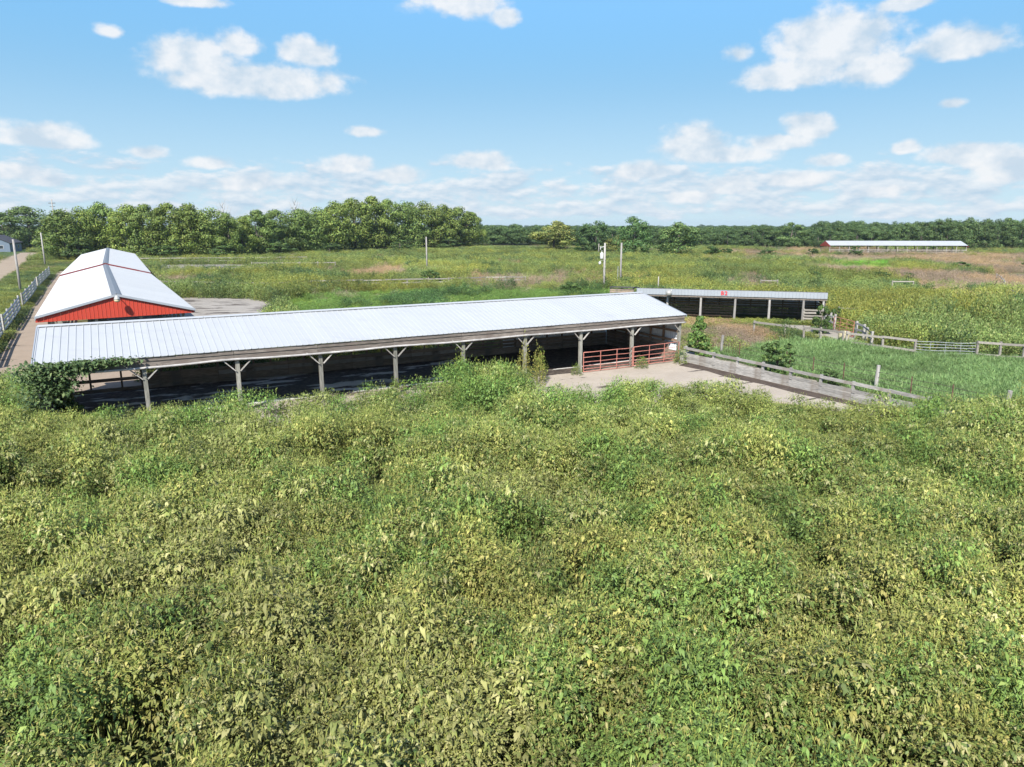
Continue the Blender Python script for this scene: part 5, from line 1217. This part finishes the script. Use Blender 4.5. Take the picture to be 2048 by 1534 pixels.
tree('forest_tree', 'forest tree behind the open barn roof, sixth from its red gable', 'wood2', 146.0, 294.9, 8.6, 10.3, tnt(0.95, -.04), 'forest behind the open barn', 'tree')
tree('forest_tree', 'forest tree behind the open barn roof, seventh from its red gable', 'wood0', 153.4, 300.8, 9.2, 11.4, tnt(0.77, -.04), 'forest behind the open barn', 'tree')
tree('forest_tree', 'forest tree behind the open barn roof, eighth from its red gable', 'wood1', 155.0, 293.0, 9.0, 8.6, tnt(0.90, -.04), 'forest behind the open barn', 'tree')
tree('forest_tree', 'forest tree behind the open barn roof, ninth from its red gable', 'wood2', 158.7, 292.3, 10.6, 10.5, tnt(0.87, -.04), 'forest behind the open barn', 'tree')
tree('forest_tree', 'forest tree behind the open barn roof, tenth from its red gable', 'wood0', 169.6, 300.9, 10.9, 11.2, tnt(0.73, -.04), 'forest behind the open barn', 'tree')
tree('forest_tree', 'tall forest tree beyond the right end of the open barn, first from it', 'wood0', 164.8, 281.7, 11.8, 8.9, tnt(0.86, -.02), 'forest right of the open barn', 'tree')
tree('forest_tree', 'tall forest tree beyond the right end of the open barn, second from it', 'wood2', 167.3, 279.2, 12.1, 9.7, tnt(0.81, -.02), 'forest right of the open barn', 'tree')
tree('forest_tree', 'tall forest tree beyond the right end of the open barn, third from it', 'wood3', 171.8, 279.7, 11.4, 10.2, tnt(0.92, -.02), 'forest right of the open barn', 'tree')
tree('forest_tree', 'tall forest tree beyond the right end of the open barn, fourth from it', 'wood1', 175.6, 278.6, 12.5, 9.9, tnt(0.90, -.02), 'forest right of the open barn', 'tree')
tree('forest_tree', 'tall forest tree beyond the right end of the open barn, fifth from it', 'wood0', 180.2, 277.1, 11.9, 9.8, tnt(0.82, -.02), 'forest right of the open barn', 'tree')
tree('forest_tree', 'tall forest tree beyond the right end of the open barn, sixth from it', 'wood3', 185.6, 277.5, 12.0, 9.7, tnt(0.73, -.02), 'forest right of the open barn', 'tree')
tree('forest_tree', 'tall forest tree beyond the right end of the open barn, seventh from it', 'wood4', 190.6, 280.1, 12.6, 9.8, tnt(0.84, -.02), 'forest right of the open barn', 'tree')
tree('forest_tree', 'tall forest tree beyond the right end of the open barn, eighth from it', 'wood2', 192.3, 274.0, 11.8, 10.0, tnt(0.96, -.02), 'forest right of the open barn', 'tree')
tree('forest_tree', 'tall forest tree beyond the right end of the open barn, ninth from it', 'wood4', 201.6, 281.0, 12.3, 10.6, tnt(0.93, -.02), 'forest right of the open barn', 'tree')
tree('forest_tree', 'tall forest tree beyond the right end of the open barn, tenth from it', 'wood4', 203.2, 276.9, 13.0, 9.9, tnt(0.79, -.02), 'forest right of the open barn', 'tree')
tree('shrub', 'low spreading bush in brown weeds left of the red gabled open barn', 'bush0', 77.1, 218.0, 2.2, 7.0, tnt(0.95), None, 'bush')
tree('shrub', 'small dark bush in front of the open barn red gable', 'bush1', 90.6, 218.0, 2.5, 4.0, tnt(0.75), None, 'bush')
tree('shrub', 'dark bush standing before the middle of the open barn', 'bush2', 102.0, 214.4, 3.5, 4.4, tnt(0.75), None, 'bush')
tree('shrub', 'small green bush at the right end of the open barn', 'bush0', 154.8, 266.3, 1.8, 4.0, tnt(0.95), None, 'bush')
tree('shrub', 'round green bush alone on the slope left of the pond', 'bush1', 92.8, 148.8, 1.9, 3.9, tnt(0.95), None, 'bush')
tree('shrub', 'dark bush cut by the right edge above the pond', 'bush2', 106.0, 148.8, 1.7, 2.7, tnt(0.75), None, 'bush')
tree('shrub', 'spreading dark bush above the right part of the lettered shed', 'bush0', 50.4, 119.0, 1.8, 4.2, tnt(0.75), None, 'bush')
tree('shrub', 'upright dark bush among the yellow weeds right of the shed', 'bush1', 59.0, 114.8, 2.0, 3.0, tnt(0.75), None, 'bush')
tree('shrub', 'low wide bush right of the upright dark one', 'bush2', 66.8, 121.2, 1.4, 3.9, tnt(0.75), None, 'bush')
tree('shrub', 'leafy bush at the foot of the lone wooden pole', 'bush0', -12.4, 108.1, 2.7, 3.7, tnt(0.95), None, 'bush')
tree('shrub', 'leafy green bush behind the white roof left of the poles', 'bush1', 7.9, 96.7, 1.7, 3.3, tnt(0.95), None, 'bush')
tree('shrub', 'green vine grown bush against the right end of the lettered shed', 'bush2', 26.3, 60.2, 2.6, 1.8, tnt(0.95), None, 'bush')
tree('shrub', 'green bush between the low shed and the cattle rack', 'bush0', 30.2, 65.8, 1.7, 1.8, tnt(0.95), None, 'bush')
tree('sapling', 'upright leafy sapling just right of the shed corner post', 'sapling0', 13.2, 49.7, 2.9, 2.4, tnt(1.15, .05), None, 'tree')
tree('shrub', 'round dense green shrub behind the plank fence', 'bush1', 16.5, 43.4, 2.1, 2.5, tnt(.95), None, 'bush')
tree('shrub', 'small round shrub beside the cable fence', 'bush2', 18.3, 40.2, 1.0, 1.3, tnt(.95), None, 'bush')
tree('shrub', 'bright green sprouting shrub before the left end of the long shed', 'sapling1', -20.9, 32.4, 2.1, 1.8, tnt(1.2, .05), None, 'bush')
tree('shrub', 'leafy shrub under the vine at the far left corner of the shed', 'bush0', -21.4, 32.8, 1.8, 1.0, tnt(.8), None, 'bush')
# ---- tall weeds round the shed posts
TW = [clump(60 + s, 620, .42, 1.9, .12, YEL if s else [(.15, .20, .05), (.20, .23, .06), (.12, .175, .045), (.21, .21, .07)], [3, 2, 3, 1], .36, .7) for s in range(2)]
for me in TW: me.materials.clear(); me.materials.append(M['treeleaf']); me.name = 'tall_weed'
for lab, u, n_, s_ in (('tall yellow green weed left of the fifth shed post from the right', 15.4, -.9, 1.25), ('second tall weed crowding the foot of the fifth shed post from the right', 16.6, -.8, .95),
                   ('tall yellow weed left of the fourth shed post from the right', 19.3, -1.2, 1.4), ('slim weed hugging the right side of the fourth shed post from the right', 20.6, -.9, 1.0),
                   ('thin tall weed midway between the two overgrown shed posts', 17.8, -.8, .8), ('tall bright weed beside the overgrown fourth post, nearest the camera', 19.8, -1.9, 1.3)):
    o = put('tall_weed', TW[random.randrange(2)], None, WU(u, n_) + (0.05,), (0, 0, random.uniform(0, 6))); o.scale = (.9, .9, s_ * .95); o.color = (1.1, 1.12, .8, 1); tag(o, lab, 'weed', 'tall weeds at the shed posts')
for lab, u, n_, s_, w_ in (('small bushy weed at the foot of the sixth shed post from the right', 11.9, -.5, .55, 1.2), ('low green weed under the joint of the two red gates', 28.3, -.7, .42, .9),
                       ('low weed at the corner post by the plank fence', 31.5, -.8, .6, 1.0), ('low weed left of the first red gate post', 23.4, -.5, .4, .7)):
    o = put('low_weed', TW[0], None, WU(u, n_) + (0.05,), (0, 0, random.uniform(0, 6))); o.scale = (w_ * 1.1, w_ * 1.1, s_); o.color = (.95, 1.05, .8, 1); tag(o, lab, 'weed', 'low weeds on the concrete')
# ---- vine over the left end of the long roof
rs = np.random.default_rng(900); nv = 3400
ctr = np.array([(-3.9, -.5, 2.75), (-4.1, -.45, 1.9), (-3.2, -.55, 2.95), (-2.5, -.45, 3.1), (-1.9, -.4, 3.15), (-1.2, -.38, 3.2), (-3.5, -.6, 2.3), (-4.4, -.3, 3.0), (-2.9, -.5, 2.5), (-.5, -.38, 3.2), (-4.5, -.2, 1.4)])
sg = np.array([(.38, .22, .42), (.35, .25, .5), (.38, .2, .26), (.36, .2, .17), (.36, .18, .12), (.36, .16, .09), (.4, .22, .35), (.3, .3, .3), (.25, .18, .3), (.3, .14, .06), (.3, .3, .5)])
kk = rs.choice(11, nv, p=np.array([.17, .12, .15, .13, .09, .06, .10, .07, .05, .02, .04])); q = ctr[kk] + rs.normal(size=(nv, 3)) * sg[kk]
uu, nn_, zz = q[:, 0], q[:, 1], q[:, 2]; top_ = EZ + .05 + np.maximum(nn_ - EN, 0) * .24 + .07 * rs.uniform(0, 1, nv)
zz = np.where(zz > top_, top_, zz)
base = np.stack([uu, nn_, zz], 1); d = np.stack([rs.normal(0, .7, nv), -np.abs(rs.normal(.4, .5, nv)), rs.normal(-.2, .5, nv)], 1)
ln = rs.uniform(.09, .19, nv)
vm = leaf_mesh('vine', *leaf_strips(base, d, ln, ln * .8, rs.uniform(0, .4, nv), mixcol(rs, nv, [(.055, .092, .034), (.08, .125, .045), (.13, .17, .07)], [3, 3, 1.3]), rs), 'treeleaf')
vo = put('climbing_vine', vm, None, (P0.x, P0.y, 0), (0, 0, PSI)); tag(vo, 'dark climbing vine hanging over the left end of the long shed eave', 'vine')
# ---- summer haze over the far country
hm, ht = new_mat('haze_air'); pvn = mk(ht, 'ShaderNodeVolumePrincipled', {'Color': (.80, .90, 1.0, 1), 'Density': 0.00011, 'Anisotropy': 0.3})
ho_ = mk(ht, 'ShaderNodeOutputMaterial'); ht.links.new(pvn.outputs[0], ho_.inputs['Volume'])
M['haze'] = hm
tag(MB().box(-3200, 3200, -60, 3300, -1.2, 26).build('haze', 'haze'), None, None, None, 'stuff')
# ---- dead trees whose bare tops stand above the windbreak
for lab, bx, by, hh_ in (('bare dead tree showing twigs above the middle of the windbreak', -73.0, 246.0, 18.3), ('thin bare dead tree at the gap left of the windbreak middle', -89.5, 226.0, 16.6)):
    t = thing('dead_tree', lab, 'tree', (bx, by, 0)); MB().tube([(0, 0, 0), (.2, 0, hh_ * .6), (.1, .1, hh_)], [.22, .14, .03], 7).build('trunk', 'pole', t, True)
    for k in range(9):
        z0 = hh_ * (.55 + .045 * k); a_ = k * 2.4; l_ = 1.0 + .28 * (9 - k)
        MB().tube([(.15, 0, z0), (.15 + math.cos(a_) * l_ * .5, math.sin(a_) * l_ * .5, z0 + l_ * .75), (.15 + math.cos(a_) * l_ * .8, math.sin(a_) * l_ * .8, z0 + l_ * 1.6)], [.07, .05, .015], 5).build('branch', 'pole', t, True)
# ---- distant woods
WM = []
for k in range(4):
    me = TM['wood%d' % k][0].copy(); me.materials.clear(); me.materials.append(M['woodleaf']); WM.append(me)
proto('woods', WM)
x = []; y = []; rs = np.random.default_rng(555)
for (y0, y1, cnt) in ((330, 420, 260), (420, 700, 420), (700, 1300, 520), (1300, 2800, 700)):
    yy = rs.uniform(y0, y1, cnt); xx = rs.uniform(-.82, .82, cnt) * yy
    k = ~((xx > -10) & (xx < 70) & (yy < 345)); x.append(xx[k]); y.append(yy[k])
x = np.concatenate(x); y = np.concatenate(y); n = len(x)
hh = (7.2 + 2.2 * fbm(x * .012, y * .012, 3, 3) + rs.normal(0, .6, n) + 2.5 * (x > .42 * y)) / 10
zoff = np.where(y > 1200, 4 * fbm(x * .002, y * .001, 8, 2), 0) - np.where((y > 420), .6, 0)
ws = np.where(y > 700, 2.2, 1.4) * rs.uniform(.8, 1.3, n)
scatter('distant_woods', 'continuous dark woods closing the horizon behind all the pastures', 'woods', np.stack([x, y, zoff], 1), rs.integers(0, 4, n), np.stack([ws, ws, hh], 1), np.stack([0 * x, 0 * x, rs.uniform(0, 6.28, n)], 1), np.ones((n, 3)) * rs.uniform(.65, .95, (n, 1)) * np.array([[.95, 1.0, 1.0]]), 'woods')
